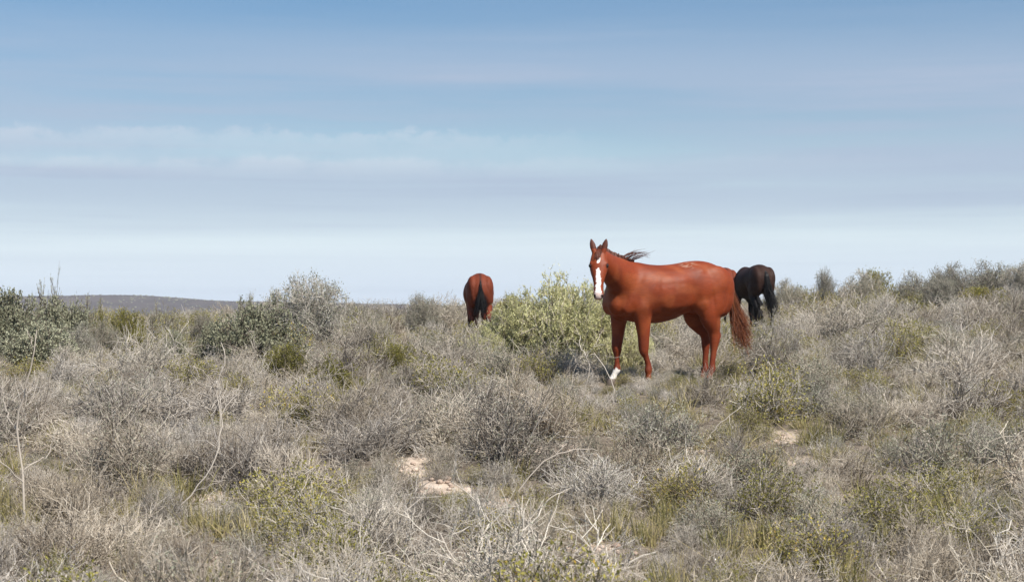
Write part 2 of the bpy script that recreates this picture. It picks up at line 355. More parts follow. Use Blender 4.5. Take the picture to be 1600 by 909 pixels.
def tuft(seed, H, blades, spread=.5, wd=.0035, droop=.25, rad=.05):
    rng = np.random.default_rng(seed)
    th = rng.uniform(0, 2 * math.pi, blades); ph = np.abs(rng.normal(0, spread, blades))
    D_ = np.c_[np.sin(ph) * np.cos(th), np.sin(ph) * np.sin(th), np.cos(ph)]
    P = np.c_[rng.normal(0, rad, (blades, 2)), np.full(blades, -.03)]; Ln = H * rng.uniform(.5, 1.1, blades)
    side = norm(np.cross(D_, rng.normal(0, 1, (blades, 3)))); out = np.c_[np.cos(th), np.sin(th), np.zeros(blades)]
    V = []
    for k, (t, w_) in enumerate(((0, 1), (.4, .9), (.75, .6), (1, .1))):
        c = P + D_ * (Ln * t)[:, None] + (out * .5 - np.array([0, 0, .6])) * (droop * Ln * t * t * rng.uniform(.3, 1.2, blades))[:, None]
        V += [c + side * wd * w_, c - side * wd * w_]
    V = np.stack(V, 1); base = (np.arange(blades) * 8)[:, None]
    Fq = np.concatenate([base + np.array([[2 * k, 2 * k + 1, 2 * k + 3, 2 * k + 2]]) for k in range(3)])
    tn = np.repeat(np.clip(rng.normal(.5, .25, blades), 0, 1), 8)
    return [('blades', mesh_np('blades', V.reshape(-1, 3), Fq, mats=[M_GRASS], attrs={'tone': tn}))]

# ------------------------------------------------------------------ horses
def loft(stations, nseg=20, expo=2.0):
    """stations: (centre, u, v, ru, rv_up, rv_dn). Closed, capped."""
    V, Fq, F3 = [], [], []
    for c, u, v, ru, rvu, rvd in stations:
        c, u, v = np.array(c, float), np.array(u, float), np.array(v, float)
        for k in range(nseg):
            t = 2 * math.pi * k / nseg; ct, st = math.cos(t), math.sin(t)
            a = math.copysign(abs(ct) ** (2 / expo), ct) * ru; b = math.copysign(abs(st) ** (2 / expo), st); b *= rvu if b > 0 else rvd
            V.append(c + u * a + v * b)
    m = len(stations)
    for i in range(m - 1):
        for k in range(nseg):
            Fq.append((i * nseg + k, i * nseg + (k + 1) % nseg, (i + 1) * nseg + (k + 1) % nseg, (i + 1) * nseg + k))
    for i, fl in ((0, True), (m - 1, False)):
        V.append(np.array(stations[i][0], float)); ci = len(V) - 1
        for k in range(nseg):
            a, b = i * nseg + k, i * nseg + (k + 1) % nseg
            F3.append((ci, b, a) if fl else (ci, a, b))
    return np.array(V), np.array(Fq), np.array(F3)
def smooth_path(P, n_):
    """Catmull-Rom through rows of P (any number of columns)"""
    P = np.asarray(P, float); Q = np.vstack([2 * P[0] - P[1], P, 2 * P[-1] - P[-2]]); out = []
    m = len(P) - 1
    for t in np.linspace(0, m - 1e-6, n_):
        i = int(t); f = t - i; a, b, c, d = Q[i], Q[i + 1], Q[i + 2], Q[i + 3]
        out.append(.5 * ((2 * b) + (c - a) * f + (2 * a - 5 * b + 4 * c - d) * f ** 2 + (3 * b - a - 3 * c + d) * f ** 3))
    return np.array(out)
def limb(rows, n_=22, side=(0, 1, 0), nseg=16):
    """rows: x, y, z, fore-aft radius, sideways radius"""
    S_ = smooth_path(rows, n_); st = []
    for i, r in enumerate(S_):
        t = S_[min(i + 1, n_ - 1), :3] - S_[max(i - 1, 0), :3]; t = t / np.linalg.norm(t)
        s = np.array(side, float); s = s - t * s.dot(t); s /= np.linalg.norm(s); f = np.cross(s, t)
        st.append((r[:3], s, f, max(r[4], .004), max(r[3], .004), max(r[3], .004)))
    return loft(st, nseg)
def blob(c, r, rot=(0, 0, 0), frame=None):
    st = []
    Mx = np.array(frame, float).T if frame is not None else np.array(Matrix.Rotation(rot[2], 3, 'Z') @ Matrix.Rotation(rot[1], 3, 'Y') @ Matrix.Rotation(rot[0], 3, 'X'))
    for k in range(1, 12):
        t = math.pi * k / 12; s = math.sin(t)
        st.append((np.array(c) + Mx @ np.array([-math.cos(t) * r[0], 0, 0]), Mx @ np.array([0, 1, 0]), Mx @ np.array([0, 0, 1]), s * r[1], s * r[2], s * r[2]))
    return loft(st, 16)

def coat_mat(name, rough, spec):
    m, N_, L_, b = mat(name, rough, spec)
    a = N_.new('ShaderNodeAttribute'); a.attribute_name = 'coat'
    nz = tex_noise(N_, L_, 5, 6, .65); hs = N_.new('ShaderNodeHueSaturation')
    mr = N_.new('ShaderNodeMapRange'); L_.new(nz, mr.inputs[0]); mr.inputs[3].default_value = .72; mr.inputs[4].default_value = 1.28
    tcx = N_.new('ShaderNodeTexCoord'); mp_ = N_.new('ShaderNodeMapping'); mp_.inputs['Scale'].default_value = (9, 70, 70); mp_.inputs['Rotation'].default_value = (0, .35, 0); L_.new(tcx.outputs['Object'], mp_.inputs['Vector'])
    hr = tex_noise(N_, L_, 1.0, 4, .6, vec=mp_.outputs[0]); m3 = N_.new('ShaderNodeMath'); m3.operation = 'MULTIPLY_ADD'; L_.new(hr, m3.inputs[0]); m3.inputs[1].default_value = .7; m3.inputs[2].default_value = .65
    m4 = N_.new('ShaderNodeMath'); m4.operation = 'MULTIPLY'; L_.new(mr.outputs[0], m4.inputs[0]); L_.new(m3.outputs[0], m4.inputs[1])
    L_.new(m4.outputs[0], hs.inputs['Value']); L_.new(a.outputs['Color'], hs.inputs['Color']); L_.new(hs.outputs[0], b.inputs['Base Color'])
    bp0 = N_.new('ShaderNodeBump'); bp0.inputs['Strength'].default_value = .18; bp0.inputs['Distance'].default_value = .05; L_.new(tex_noise(N_, L_, 5.5, 3, .5), bp0.inputs['Height'])
    bp = N_.new('ShaderNodeBump'); bp.inputs['Strength'].default_value = .15; bp.inputs['Distance'].default_value = .004; L_.new(bp0.outputs[0], bp.inputs['Normal'])
    L_.new(tex_noise(N_, L_, 120, 3, .6), bp.inputs['Height']); L_.new(bp.outputs[0], b.inputs['Normal'])
    return m
M_COAT = coat_mat('horse_coat', .54, .24); M_COAT_DULL = coat_mat('dull_coat', .66, .16)
M_EYE = mat('eye_dark', .12, .6)[0]; M_EYE.node_tree.nodes['Principled BSDF'].inputs['Base Color'].default_value = (.012, .008, .006, 1)
def hoof_mat():
    m, N_, L_, b = mat('hoof_horn', .55, .3)
    L_.new(ramp(N_, L_, tex_noise(N_, L_, 30, 4), [(.3, (.07, .055, .045)), (.7, (.19, .15, .12))]), b.inputs['Base Color']); return m
M_HOOF = hoof_mat()
def hair_mat(name, a, b): return tone_mat(name, [(0, a), (1, b)], rough=.5, vary=0, spec=.35)

def build_horse(name, label, loc, heading, scale, pose, colour, hair, seed, label_extra=None):
    """local frame: +x forward, +y the horse's left, z up; heading = world angle of +x"""
    rng = np.random.default_rng(seed)
    root = bpy.data.objects.new(name, None); COL.objects.link(root); root.empty_display_size = .3
    root.location = loc; root.rotation_euler = (0, 0, heading); root.scale = (scale,) * 3
    tag(root, label, 'horse', 'horses in the scrub')
    pcs = []
    # trunk: x, top, bottom, half width
    T = smooth_path([(-.79, 1.22, 1.10, .05), (-.755, 1.33, 1.00, .14), (-.66, 1.44, .93, .225), (-.52, 1.515, .89, .275), (-.36, 1.545, .875, .29), (-.18, 1.535, .895, .295), (.02, 1.50, .815, .325), (.22, 1.485, .77, .325),
                     (.40, 1.50, .765, .29), (.53, 1.53, .775, .25), (.66, 1.49, .80, .228), (.78, 1.40, .83, .20), (.88, 1.28, .88, .16), (.93, 1.18, .98, .09)], 44)
    st = []
    for x, tp, bt, hw in T:
        c = bt + (tp - bt) * .47
        st.append(((x, 0, c), (0, 1, 0), (0, 0, 1), max(hw, .03), tp - c, c - bt))
    pcs.append(loft(st, 28, 1.95))
    for s in (-1, 1):
        pcs.append(blob((.61, s * .165, 1.14), (.30, .085, .15), (0, R(62), 0)))        # shoulder
        pcs.append(blob((.50, s * .165, .99), (.16, .085, .15)))                          # triceps
        pcs.append(blob((.83, s * .085, 1.02), (.11, .10, .16)))                          # breast
        pcs.append(blob((-.49, s * .16, 1.22), (.27, .125, .27)))                         # croup and thigh
        pcs.append(blob((-.60, s * .135, 1.08), (.16, .11, .25), (0, R(-8), 0)))
        pcs.append(blob((-.30, s * .165, 1.02), (.14, .10, .17), (0, R(20), 0)))          # stifle fold
        pcs.append(blob((.44, s * .215, 1.10), (.05, .03, .16), (0, R(15), 0)))           # edge of the shoulder
        pcs.append(blob((.70, s * .10, .92), (.07, .06, .10)))
        pcs.append(blob((-.42, s * .235, 1.08), (.07, .035, .20), (0, R(-12), 0)))        # thigh
    hoofs = []
    for leg in pose['legs']:
        front, s = leg['front'], leg['s']; y0 = s * .165
        if front:
            (kx, kz), (fx, fz), (hx_, hz_) = leg['pts']
            y1 = s * leg.get('y', .15)
            tx = leg.get('top', .555); pcs.append(limb([(tx, y0 * .95, 1.12, .16, .085), (tx, y0, .96, .14, .09), (tx * .5 + kx * .5, y1 * 1.03, .80, .108, .082), (.8 * kx + .2 * tx, y1, .62, .080, .066), (kx + .008, y1, kz + .03, .070, .064), (kx + .004, y1, kz - .05, .060, .055),
                             (kx * .6 + fx * .4, y1, kz * .6 + fz * .4, .041, .036), (fx, y1, fz + .06, .041, .035), (fx, y1, fz, .053, .047), (fx * .4 + hx_ * .6, y1, fz * .45 + .05, .036, .036), (hx_, y1, .075, .050, .050), (hx_ + .01, y1, .05, .052, .052)], 40))
        else:
            (gx_, gz_), (kx, kz), (fx, fz), (hx_, hz_) = leg['pts']
            y1 = s * leg.get('y', .15)
            pcs.append(limb([(-.50, y0 * .95, 1.2, .25, .12), (-.47, y0 * 1.02, 1.02, .215, .12), (gx_, y0 * 1.05, gz_, .155, .098), ((gx_ + kx) / 2 - .01, y1 * 1.05, (gz_ + kz) / 2, .108, .076), (kx + .012, y1, kz + .07, .080, .060), (kx, y1, kz, .075, .056), (kx + .01, y1, kz - .09, .058, .049),
                             (kx * .5 + fx * .5, y1, kz * .5 + fz * .5, .043, .038), (fx, y1, fz + .05, .043, .037), (fx, y1, fz, .055, .048), (fx * .4 + hx_ * .6, y1, fz * .45 + .05, .037, .037), (hx_, y1, .075, .05, .05), (hx_ + .01, y1, .05, .052, .052)], 44))
            pcs.append(blob((kx - .058, y1, kz + .035), (.032, .03, .055)))                # point of hock
        hoofs.append((hx_ + .012, y1))
    # neck
    nk = smooth_path(pose['neck'], 24); st = []
    for i, r in enumerate(nk):
        t = nk[min(i + 1, 23), :3] - nk[max(i - 1, 0), :3]; t /= np.linalg.norm(t)
        up_ = np.array(pose.get('neck_up', (0, 0, 1)), float); up_ = up_ - t * up_.dot(t); up_ /= np.linalg.norm(up_); s = np.cross(up_, t)
        st.append((r[:3], s, up_, r[4], r[3], r[3] * 1.02))
    pcs.append(loft(st, 22, 2.0))
    # head frame
    hp = np.array(pose['poll'], float); hd = norm(np.array(pose['head_dir'], float)); hn = np.array(pose['face_up'], float); hn = hn - hd * hn.dot(hd); hn = norm(hn); hl = np.cross(hn, hd)
    HS = smooth_path([(-.05, .05, .02, .05), (.0, .078, .05, .12), (.08, .098, .066, .175), (.17, .108, .072, .195), (.24, .100, .068, .18), (.32, .078, .060, .135), (.41, .060, .052, .092), (.49, .056, .050, .072), (.55, .062, .050, .078), (.595, .056, .038, .07), (.625, .034, .016, .04)], 34)
    HS[:, 0] *= .95; st = [(hp + hd * s_, hl, hn, w_, u_, dn_) for s_, w_, u_, dn_ in HS]; n_body = len(pcs)
    pcs.append(loft(st, 24, 2.2))
    P = lambda s_, lat, up_: hp + hd * s_ + hl * lat + hn * up_
    for s in (-1, 1):
        pcs.append(blob(P(.155, s * .082, .03), (.045, .028, .028), frame=(hd, hl, hn)))                        # brow
        pcs.append(blob(P(.12, s * .072, -.10), (.10, .036, .085), frame=(hd, hl, hn)))                        # cheek
        # ear
        e0 = P(-.005, s * .055, .03); ed = norm(-hd * .93 + hl * s * .22 + hn * pose.get('ear_fwd', .25)); es = norm(np.cross(ed, hn)); ef = np.cross(es, ed)
        st = [(e0 + ed * t, es, ef, w_, th_, th_) for t, w_, th_ in ((-.03, .028, .025), (.02, .033, .024), (.06, .040, .020), (.10, .036, .016), (.135, .022, .012), (.165, .008, .008))]
        pcs.append(loft(st, 14))
    def fuse(pieces, vox, iters):
        V, F4, F3, o_ = [], [], [], 0
        for v, q, t in pieces:
            V.append(v); o2 = o_; o_ += len(v)
            if len(q): F4.append(np.asarray(q) + o2)
            if len(t): F3.append(np.asarray(t) + o2)
        me = mesh_np('body_raw', np.concatenate(V), np.concatenate(F4), np.concatenate(F3) if F3 else None)
        tmp = bpy.data.objects.new('body_raw', me); COL.objects.link(tmp)
        m1 = tmp.modifiers.new('r', 'REMESH'); m1.mode = 'VOXEL'; m1.voxel_size = vox
        m2 = tmp.modifiers.new('s', 'SMOOTH'); m2.factor = .5; m2.iterations = iters
        dg = bpy.context.evaluated_depsgraph_get(); out = bpy.data.meshes.new_from_object(tmp.evaluated_get(dg))
        bpy.data.objects.remove(tmp); bpy.data.meshes.remove(me); return out
    big = fuse(pcs[:n_body], .0125, 15)                       # trunk, legs, neck melted together
    vv = np.empty(len(big.vertices) * 3, np.float32); big.vertices.foreach_get('co', vv); vv = vv.reshape(-1, 3).astype(float)
    ee = np.empty(len(big.edges) * 2, np.int32); big.edges.foreach_get('vertices', ee); ee = ee.reshape(-1, 2); nv = len(vv); deg = np.bincount(ee.ravel(), minlength=nv)[:, None]
    wt = (np.clip(sstep(.92, 1.12, vv[:, 2]) * sstep(.30, .55, vv[:, 0]), 0, 1) * .6)[:, None]                       # neck grows out of the shoulder
    for _ in range(70):
        av = np.stack([np.bincount(ee[:, 0], vv[ee[:, 1], k], nv) + np.bincount(ee[:, 1], vv[ee[:, 0], k], nv) for k in range(3)], 1) / deg
        vv += (av - vv) * wt
    # muscle relief on the flanks: (x, z, rx, rz, tilt, height)
    nr = np.empty(nv * 3, np.float32); big.vertices.foreach_get('normal', nr); nr = nr.reshape(-1, 3)
    dsp = np.zeros(nv)
    for mx_, mz_, rx, rz_, tl, am in [(.385, 1.10, .030, .22, -.25, -.016), (.52, .98, .09, .09, 0, .016), (.64, 1.20, .035, .20, -.55, -.012), (.58, 1.28, .035, .17, -.55, .012), (.86, 1.02, .05, .08, 0, .014), (.76, 1.04, .025, .13, -.2, -.012), (-.13, 1.17, .075, .15, .2, -.024), (-.27, 1.42, .05, .04, 0, .014),
                                      (-.30, 1.02, .055, .10, .2, .016), (-.405, 1.05, .022, .17, .15, -.012), (-.60, 1.05, .020, .20, -.12, -.013), (-.50, 1.22, .10, .10, 0, .012), (.05, .98, .22, .05, .1, .008), (.12, 1.30, .25, .05, 0, .007), (-.02, .86, .22, .02, -.1, -.008), (.30, .92, .05, .06, 0, -.012)]:
        dx, dz = vv[:, 0] - mx_, vv[:, 2] - mz_; a_ = dx * math.cos(tl) - dz * math.sin(tl); b_2 = dx * math.sin(tl) + dz * math.cos(tl)
        dsp += am * np.exp(-(a_ / rx) ** 2 - (b_2 / rz_) ** 2)
    dsp += .0022 * np.sin(vv[:, 0] * 68 + vv[:, 2] * 6) * np.exp(-((vv[:, 0] - .14) / .17) ** 2 - ((vv[:, 2] - 1.1) / .18) ** 2)
    vv += nr * (dsp * (.85 if pose.get('wind') else .4) * sstep(.05, .13, np.abs(vv[:, 1])) * (vv[:, 0] < .95))[:, None]
    qq = np.empty(len(big.loops), np.int32); big.loops.foreach_get('vertex_index', qq)
    assert len(big.loops) == 4 * len(big.polygons)
    bm_ = fuse([(vv.reshape(-1, 3), qq.reshape(-1, 4), [])] + pcs[n_body:], .0095, 6); bm_.name = 'body'   # then the head
    co = np.empty(len(bm_.vertices) * 3, np.float32); bm_.vertices.foreach_get('co', co); co = co.reshape(-1, 3).astype(float)
    col = colour(co, dict(hp=hp, hd=hd, hl=hl, hn=hn, P=P))
    at = bm_.attributes.new('coat', 'FLOAT_COLOR', 'POINT'); at.data.foreach_set('color', np.c_[col, np.ones(len(col))].astype(np.float32).ravel())
    bm_.materials.clear(); bm_.materials.append(M_COAT if pose.get('wind') else M_COAT_DULL); bm_.polygons.foreach_set('use_smooth', np.ones(len(bm_.polygons), bool))
    obj('body', bm_, root)
    # eyes, hooves
    for s in (-1, 1):
        v, q, t = blob((0, 0, 0), (.024, .016, .021)); o = obj('eye', mesh_np('eye', v, q, t, mats=[M_EYE], smooth=True), root); o.location = P(.175, s * .103, .026)
        o.rotation_euler = Matrix(np.array([hd, hl, hn]).T.tolist()).to_euler()
    for hx_, y1 in hoofs:
        st = [((hx_ + dx, y1, z_), (0, 1, 0), (1, 0, 0), a, a * 1.1, a) for z_, a, dx in ((.088, .047, -.008), (.07, .055, -.004), (.0, .064, .012), (-.02, .064, .014))]
        v, q, t = loft(st, 18); obj('hoof', mesh_np('hoof', v, q, t, mats=[M_HOOF], smooth=True), root)
    # mane and tail
    def strands(nm, K, fn, r, mtl, seg_n=7):
        segs = []
        for k in range(K):
            pts, rr = fn(k); tone = float(np.clip(rng.normal(.45, .22), 0, 1))
            pts = smooth_path(pts, seg_n + 1)
            for i in range(seg_n):
                f0, f1 = 1 - .75 * (i / seg_n) ** 2, 1 - .75 * ((i + 1) / seg_n) ** 2
                segs.append([*pts[i], *pts[i + 1], rr * r * f0, rr * r * f1, tone])
        v, q, tn = seg_mesh(np.array(segs), 4); obj(nm, mesh_np(nm, v, q, mats=[mtl], attrs={'tone': tn}), root)
    nkp = nk
    def mane(k):
        t = rng.uniform(.22, 1.0); i = t * 23; i0_ = min(int(i), 22); f = i - i0_; r = nkp[i0_] * (1 - f) + nkp[i0_ + 1] * f
        tg = norm(nkp[i0_ + 1, :3] - nkp[i0_, :3]); up_ = np.array(pose.get('neck_up', (0, 0, 1)), float); up_ = norm(up_ - tg * up_.dot(tg)); s = np.cross(up_, tg)
        c = r[:3] + up_ * r[3] * .96 + s * rng.normal(0, .012)
        sd = pose.get('mane_side', -1) * (1 if pose.get('neck_flip', 1) > 0 else -1)
        if k % 4 == 0 and pose.get('wind') and .22 < t < .42:                 # wind-lifted locks
            wv = np.array(pose['wind'], float); q = rng.uniform(.6, 1.2)
            return [c, c + up_ * .05 * q + wv * .05 * q, c + up_ * .075 * q + wv * .14 * q, c + up_ * .07 * q + wv * .24 * q + rng.normal(0, .022, 3)], .65
        ln = rng.uniform(.10, .2)
        return [c - up_ * .02, c + up_ * rng.uniform(.015, .05) + s * sd * .03, c + s * sd * (r[4] * .75) - up_ * ln * .4, c + s * sd * (r[4] * .95) - up_ * ln + rng.normal(0, .015, 3)], 1.1
    strands('mane', 520, mane, .0045, hair['mane'])
    if pose.get('forelock', True):
        strands('forelock', 26, lambda k: ([P(-.03, rng.normal(0, .015), .045), P(.02, rng.normal(0, .02), .075), P(.07, rng.normal(-.01, .025), .083), P(rng.uniform(.09, .13), rng.normal(-.01, .03), .086)], 1.0), .004, hair['mane'])
    tw = np.array(pose['tail_blow'], float)
    LOCK = rng.normal(0, .034, (26, 3))
    def tail(k):
        a = rng.uniform(0, 2 * math.pi); q = math.sqrt(rng.uniform(0, 1)); lx, ly = math.cos(a) * q, math.sin(a) * q * pose.get('tail_w', 1.0); ln = rng.uniform(.5, 1.0) ** .7 * pose.get('tail_len', .85); wl = LOCK[k % 26] + rng.normal(0, .012, 3)
        c = np.array([-.735, 0, 1.37])
        pts = [c + np.array([.02, ly * .02, lx * .02]), c + np.array([-.05 + lx * .022, ly * .035, -.05]), c + np.array([-.065 + lx * .035, ly * .055, -.25 * ln]) + tw * .04,
               c + np.array([-.06 + lx * .045, ly * .065, -.52 * ln]) + tw * .28 + wl * .4, c + np.array([-.06 + lx * .05, ly * .06, -.78 * ln]) + tw * .68 + wl * 1.1, c + np.array([-.05 + lx * .04, ly * .04, -1.0 * ln]) + tw * 1.1 + wl * 2.2]
        return pts, 1.0
    strands('tail', 700, tail, .0036, hair['tail'], 10)
    return root

def lerp(a, b, t): t = np.asarray(t)[..., None]; return np.asarray(a) * (1 - t) + np.asarray(b) * t
def head_coords(co, h):
    q = co - h['hp']; return q @ h['hd'], q @ h['hl'], q @ h['hn']
def col_chestnut(co, h):
    x, y, z = co.T
    c = np.tile(np.array([.205, .037, .0092]), (len(co), 1))
    c = lerp(c, (.15, .028, .010), sstep(.75, .35, z) * .75)                 # redder, deeper legs
    c = lerp(c, (.13, .024, .008), sstep(.35, .8, vnoise(x * 1.2 + y, z, .20, 3)) * .55); c = lerp(c, (.28, .075, .024), sstep(.45, .85, vnoise(x + y * .7, z, .13, 9)) * .45)
    # old rub marks on the loin
    rub = np.exp(-(((x + .12) / .10) ** 2 + ((z - 1.49) / .035) ** 2)) * (y > -.05) * sstep(.55, .8, vnoise(x, y * 2, .03, 8)); c = lerp(c, (.36, .22, .15), np.clip(rub * 1.2, 0, .8))
    s, lat, up = head_coords(co, h); onhead = (s > -.05) & (s < .66) & (np.abs(lat) < .13) & (np.linalg.norm(co - h['hp'] - np.outer(s, h['hd']), axis=1) < .23)
    face = onhead & (up > .012)
    wob = (vnoise(s, lat, .03, 1) - .5) * .02 + (vnoise(s, lat, .012, 5) - .5) * .012
    bl = face & (np.abs(lat + .004) < np.interp(s, [.225, .26, .36, .47, .54, .63], [.006, .022, .026, .030, .040, .045]) + wob) & (s > .225)
    star = face & (((lat + .002 + (s - .13) * .2) / .019) ** 2 + ((s - .125) / .042) ** 2 < 1 + wob * 20)
    c[bl | star] = (.80, .76, .72)
    muz = onhead & (s > .535) & (np.abs(lat) < .052) & (up > -.03); c[muz] = lerp(c[muz], (.60, .42, .37), .75)
    lip = onhead & (s > .60); c[lip] = (.30, .19, .165)
    for sg in (-1, 1):
        nd = ((s - .565) / .026) ** 2 + ((lat - sg * .044) / .017) ** 2 + ((up - .018) / .03) ** 2; c[onhead & (nd < 1)] = (.03, .015, .012)
        ed = ((s - .175) / .034) ** 2 + ((lat - sg * .1) / .03) ** 2 + ((up - .026) / .03) ** 2; c[onhead & (ed < 1)] = (.07, .02, .01)
    ear = (s < -.035) & (s > -.25) & (np.abs(lat) < .14) & (up > -.06) & (up < .16); c[ear] = lerp(c[ear], (.055, .018, .01), .8)
    sock = (z < .215 + (vnoise(x, y, .03, 2) - .5) * .05) & (y < 0) & (x > .3); c[sock] = (.78, .74, .68)
    return c
def col_bay(co, h):
    x, y, z = co.T
    c = np.tile(np.array([.15, .033, .014]), (len(co), 1)); c = lerp(c, (.012, .009, .008), sstep(.72, .45, z))
    c = lerp(c, (.05, .015, .01), np.exp(-(y / .03) ** 2) * (z > 1.3) * (x < 0) * .8)
    return c
def col_black(co, h):
    x, y, z = co.T
    c = np.tile(np.array([.032, .0150, .0105]), (len(co), 1)); return lerp(c, (.008, .007, .007), sstep(.95, .7, z))

# the chestnut, side-on and looking round at the camera
d1 = 20.6; HX, HY = px2x(1053, d1), d1
FRONT_R = dict(front=True, s=-1, y=.15, top=.66, pts=[(.705, .47), (.71, .20), (.77, 0)])
FRONT_L = dict(front=True, s=1, y=.15, top=.53, pts=[(.485, .47), (.43, .20), (.43, 0)])
HIND_R = dict(front=False, s=-1, y=.14, pts=[(-.37, .87), (-.53, .57), (-.51, .20), (-.46, 0)])
HIND_L = dict(front=False, s=1, y=.15, pts=[(-.41, .87), (-.49, .58), (-.45, .20), (-.40, 0)])
a_h = 202
pose1 = dict(legs=[FRONT_R, FRONT_L, HIND_R, HIND_L],
             neck=[(.45, 0, 1.18, .31, .20), (.64, .02, 1.25, .285, .20), (.82, .12, 1.345, .235, .165), (1.0, .26, 1.43, .185, .125), (1.13, .38, 1.51, .148, .098), (1.21, .46, 1.56, .118, .08)],
             poll=(1.25, .485, 1.60), head_dir=(.40 * math.cos(R(64)), .40 * math.sin(R(64)), -.917), face_up=(math.cos(R(64)), math.sin(R(64)), .4),
             wind=(-.95, .25, .12), tail_blow=(-.14, .04, .02), tail_len=.95, tail_w=.8, mane_side=-1)
def hz_at(x, y): return float(height(np.array([x]), np.array([y]))[0])
M_CM = hair_mat('chestnut_mane', (.05, .013, .007), (.15, .035, .012)); M_CT = hair_mat('chestnut_tail', (.07, .019, .008), (.34, .105, .034))
M_BH = hair_mat('black_hair', (.004, .004, .004), (.016, .013, .012))
build_horse('horse', 'chestnut horse with white blaze standing side-on and looking round at the viewer', (HX, HY, hz_at(HX, HY)), R(a_h), 1.0, pose1, col_chestnut, dict(mane=M_CM, tail=M_CT), 1)
def graze(bend, dip=0.0):
    """neck lowered to the ground, swung sideways by bend (positive = to its left)"""
    b = bend; c, s_ = math.cos, math.sin
    pts = [(.52, 0, 1.18, .30, .17), (.70, s_(b * .15) * .1, 1.13, .265, .16)]
    x, y, z, a = .70, s_(b * .15) * .1, 1.13, 0
    for k, (st_, dz, hh, hw) in enumerate(((.17, -.12, .215, .135), (.16, -.16, .165, .105), (.13, -.18, .135, .088), (.06, -.10, .115, .08))):
        a = b * (.4 + .2 * k); x += st_ * c(a); y += st_ * s_(a); z += dz; pts.append((x, y, z, hh, hw))
    hd = (.34 * c(b), .34 * s_(b), -.94)
    return dict(neck=pts, poll=(x, y, z - .03), head_dir=hd, face_up=(c(b), s_(b), .36), neck_up=(.5 * c(b * .6), .5 * s_(b * .6), .85))
def std_legs(j):
    q = lambda v: v + j
    return [dict(front=True, s=-1, pts=[(.56, .47), (.55, .20), (.60, 0)]), dict(front=True, s=1, pts=[(.62 + j, .47), (.66 + j, .20), (.72 + j, 0)]),
            dict(front=False, s=-1, y=.17, pts=[(-.42, .90), (-.70, .54), (-.66, .20), (-.60, 0)]), dict(front=False, s=1, y=.17, pts=[(-.38, .90), (-.62 + j, .54), (-.56 + j, .20), (-.50 + j, 0)])]
p2 = dict(legs=std_legs(0), tail_blow=(.0, -.02, 0), tail_len=.64, tail_w=.42, **graze(R(8)))
d2 = 34.7; x2, y2 = px2x(747, d2), d2 + .7
build_horse('horse', 'red-brown bay horse seen from behind, grazing beyond the pale green bush', (x2, y2, hz_at(x2, y2)), R(94), 1.0, p2, col_bay, dict(mane=M_BH, tail=M_BH), 2)
p3 = dict(legs=std_legs(.05), tail_blow=(-.02, -.10, 0), tail_len=.95, **graze(R(-98)))
d3 = 37.0; x3, y3 = px2x(1184, d3), d3 + .6
build_horse('horse', 'black-brown horse with long black tail grazing with its rump turned this way', (x3, y3, hz_at(x3, y3)), R(90 + 13), 1.0, p3, col_black, dict(mane=M_BH, tail=M_BH), 3)
p4 = dict(legs=std_legs(.0), tail_blow=(0, 0, 0), tail_len=.8, **graze(R(10)))
d4 = 39.0; x4, y4 = px2x(1129, d4), d4
build_horse('horse', 'bay horse almost hidden behind the chestnut horse and beside the black one', (x4, y4, hz_at(x4, y4)), R(92), .97, p4, col_bay, dict(mane=M_BH, tail=M_BH), 4)
HORSE_SPOTS = [(HX, HY, 1.0), (x2, y2, .9), (x3, y3, .9), (x4, y4, .8)]

# ------------------------------------------------------------------ plant kinds
twig_v = [plant(100 + i, .46 + .05 * (i % 3), .46 + .05 * (i % 2), 40, 9, 3, .0046, jit=.16 + .02 * (i % 4), lobes=2 + i % 3, trim=i % 3 > 0, even=.6, leaves=2 if i % 2 else 0, leaf=(.013, .004), leaf_mat=M_GREYLEAF) for i in range(8)]
tangle_v = [plant(140 + i, .46, .52, 34, 9, 3, .0050, jit=.36, lean=1.3, up=0, tone_mu=.62, lobes=3) for i in range(4)]
olive_v = [plant(200 + i, .44, .46, 32, 8, 3, .0042, trim=1, even=.6, leaves=6, leaf=(.019, .0052), leaf_mat=M_OLIVE, tone_mu=.42, lobes=2 + i % 3) for i in range(6)]
greyleaf_v = [plant(240 + i, .44, .48, 34, 8, 3, .0042, trim=1, even=.6, leaves=6, leaf=(.016, .0048), leaf_mat=M_GREYLEAF, tone_mu=.45, lobes=3) for i in range(4)]
tuft_v = [tuft(300 + i, .34, 110, .45 + .1 * (i % 2), .0034, .3, .06) for i in range(5)]
green_v = [plant(400 + i, 1.0, 1.0, 60, 9, 7, .007, leaves=8, leaf=(.042, .013), leaf_mat=M_DARKLEAF, stem_mat=M_TWIGD, l2=.36, l3=.13, base=.12, lobes=3, jit=.2, leaf_tone=.52, even=1, trim=1) for i in range(3)]
greybush_v = [plant(440 + i, 1.0, 1.0, 64, 13, 8, .006, leaves=3, leaf=(.026, .008), leaf_mat=M_GREYLEAF, stem_mat=M_TWIG, l2=.36, l3=.15, base=.12, lobes=4, jit=.24, tone_mu=.38, even=1, trim=1) for i in range(3)]
pale_v = [plant(480 + i, 1.0, 1.0, 90, 10, 6, .006, leaves=17, leaf=(.034, .0052), leaf_mat=M_PALELEAF, stem_mat=M_TWIG, l2=.30, l3=.13, base=.25, lobes=5, jit=.15, up=.06, even=1, trim=1) for i in range(2)]
mustard_v = [plant(500 + i, 1.0, 1.0, 40, 9, 6, .0065, leaves=9, leaf=(.036, .010), leaf_mat=M_OLIVE, stem_mat=M_TWIGD, l2=.36, l3=.13, base=.15, lobes=3, jit=.2, leaf_tone=.35, even=1, trim=1) for i in range(2)]
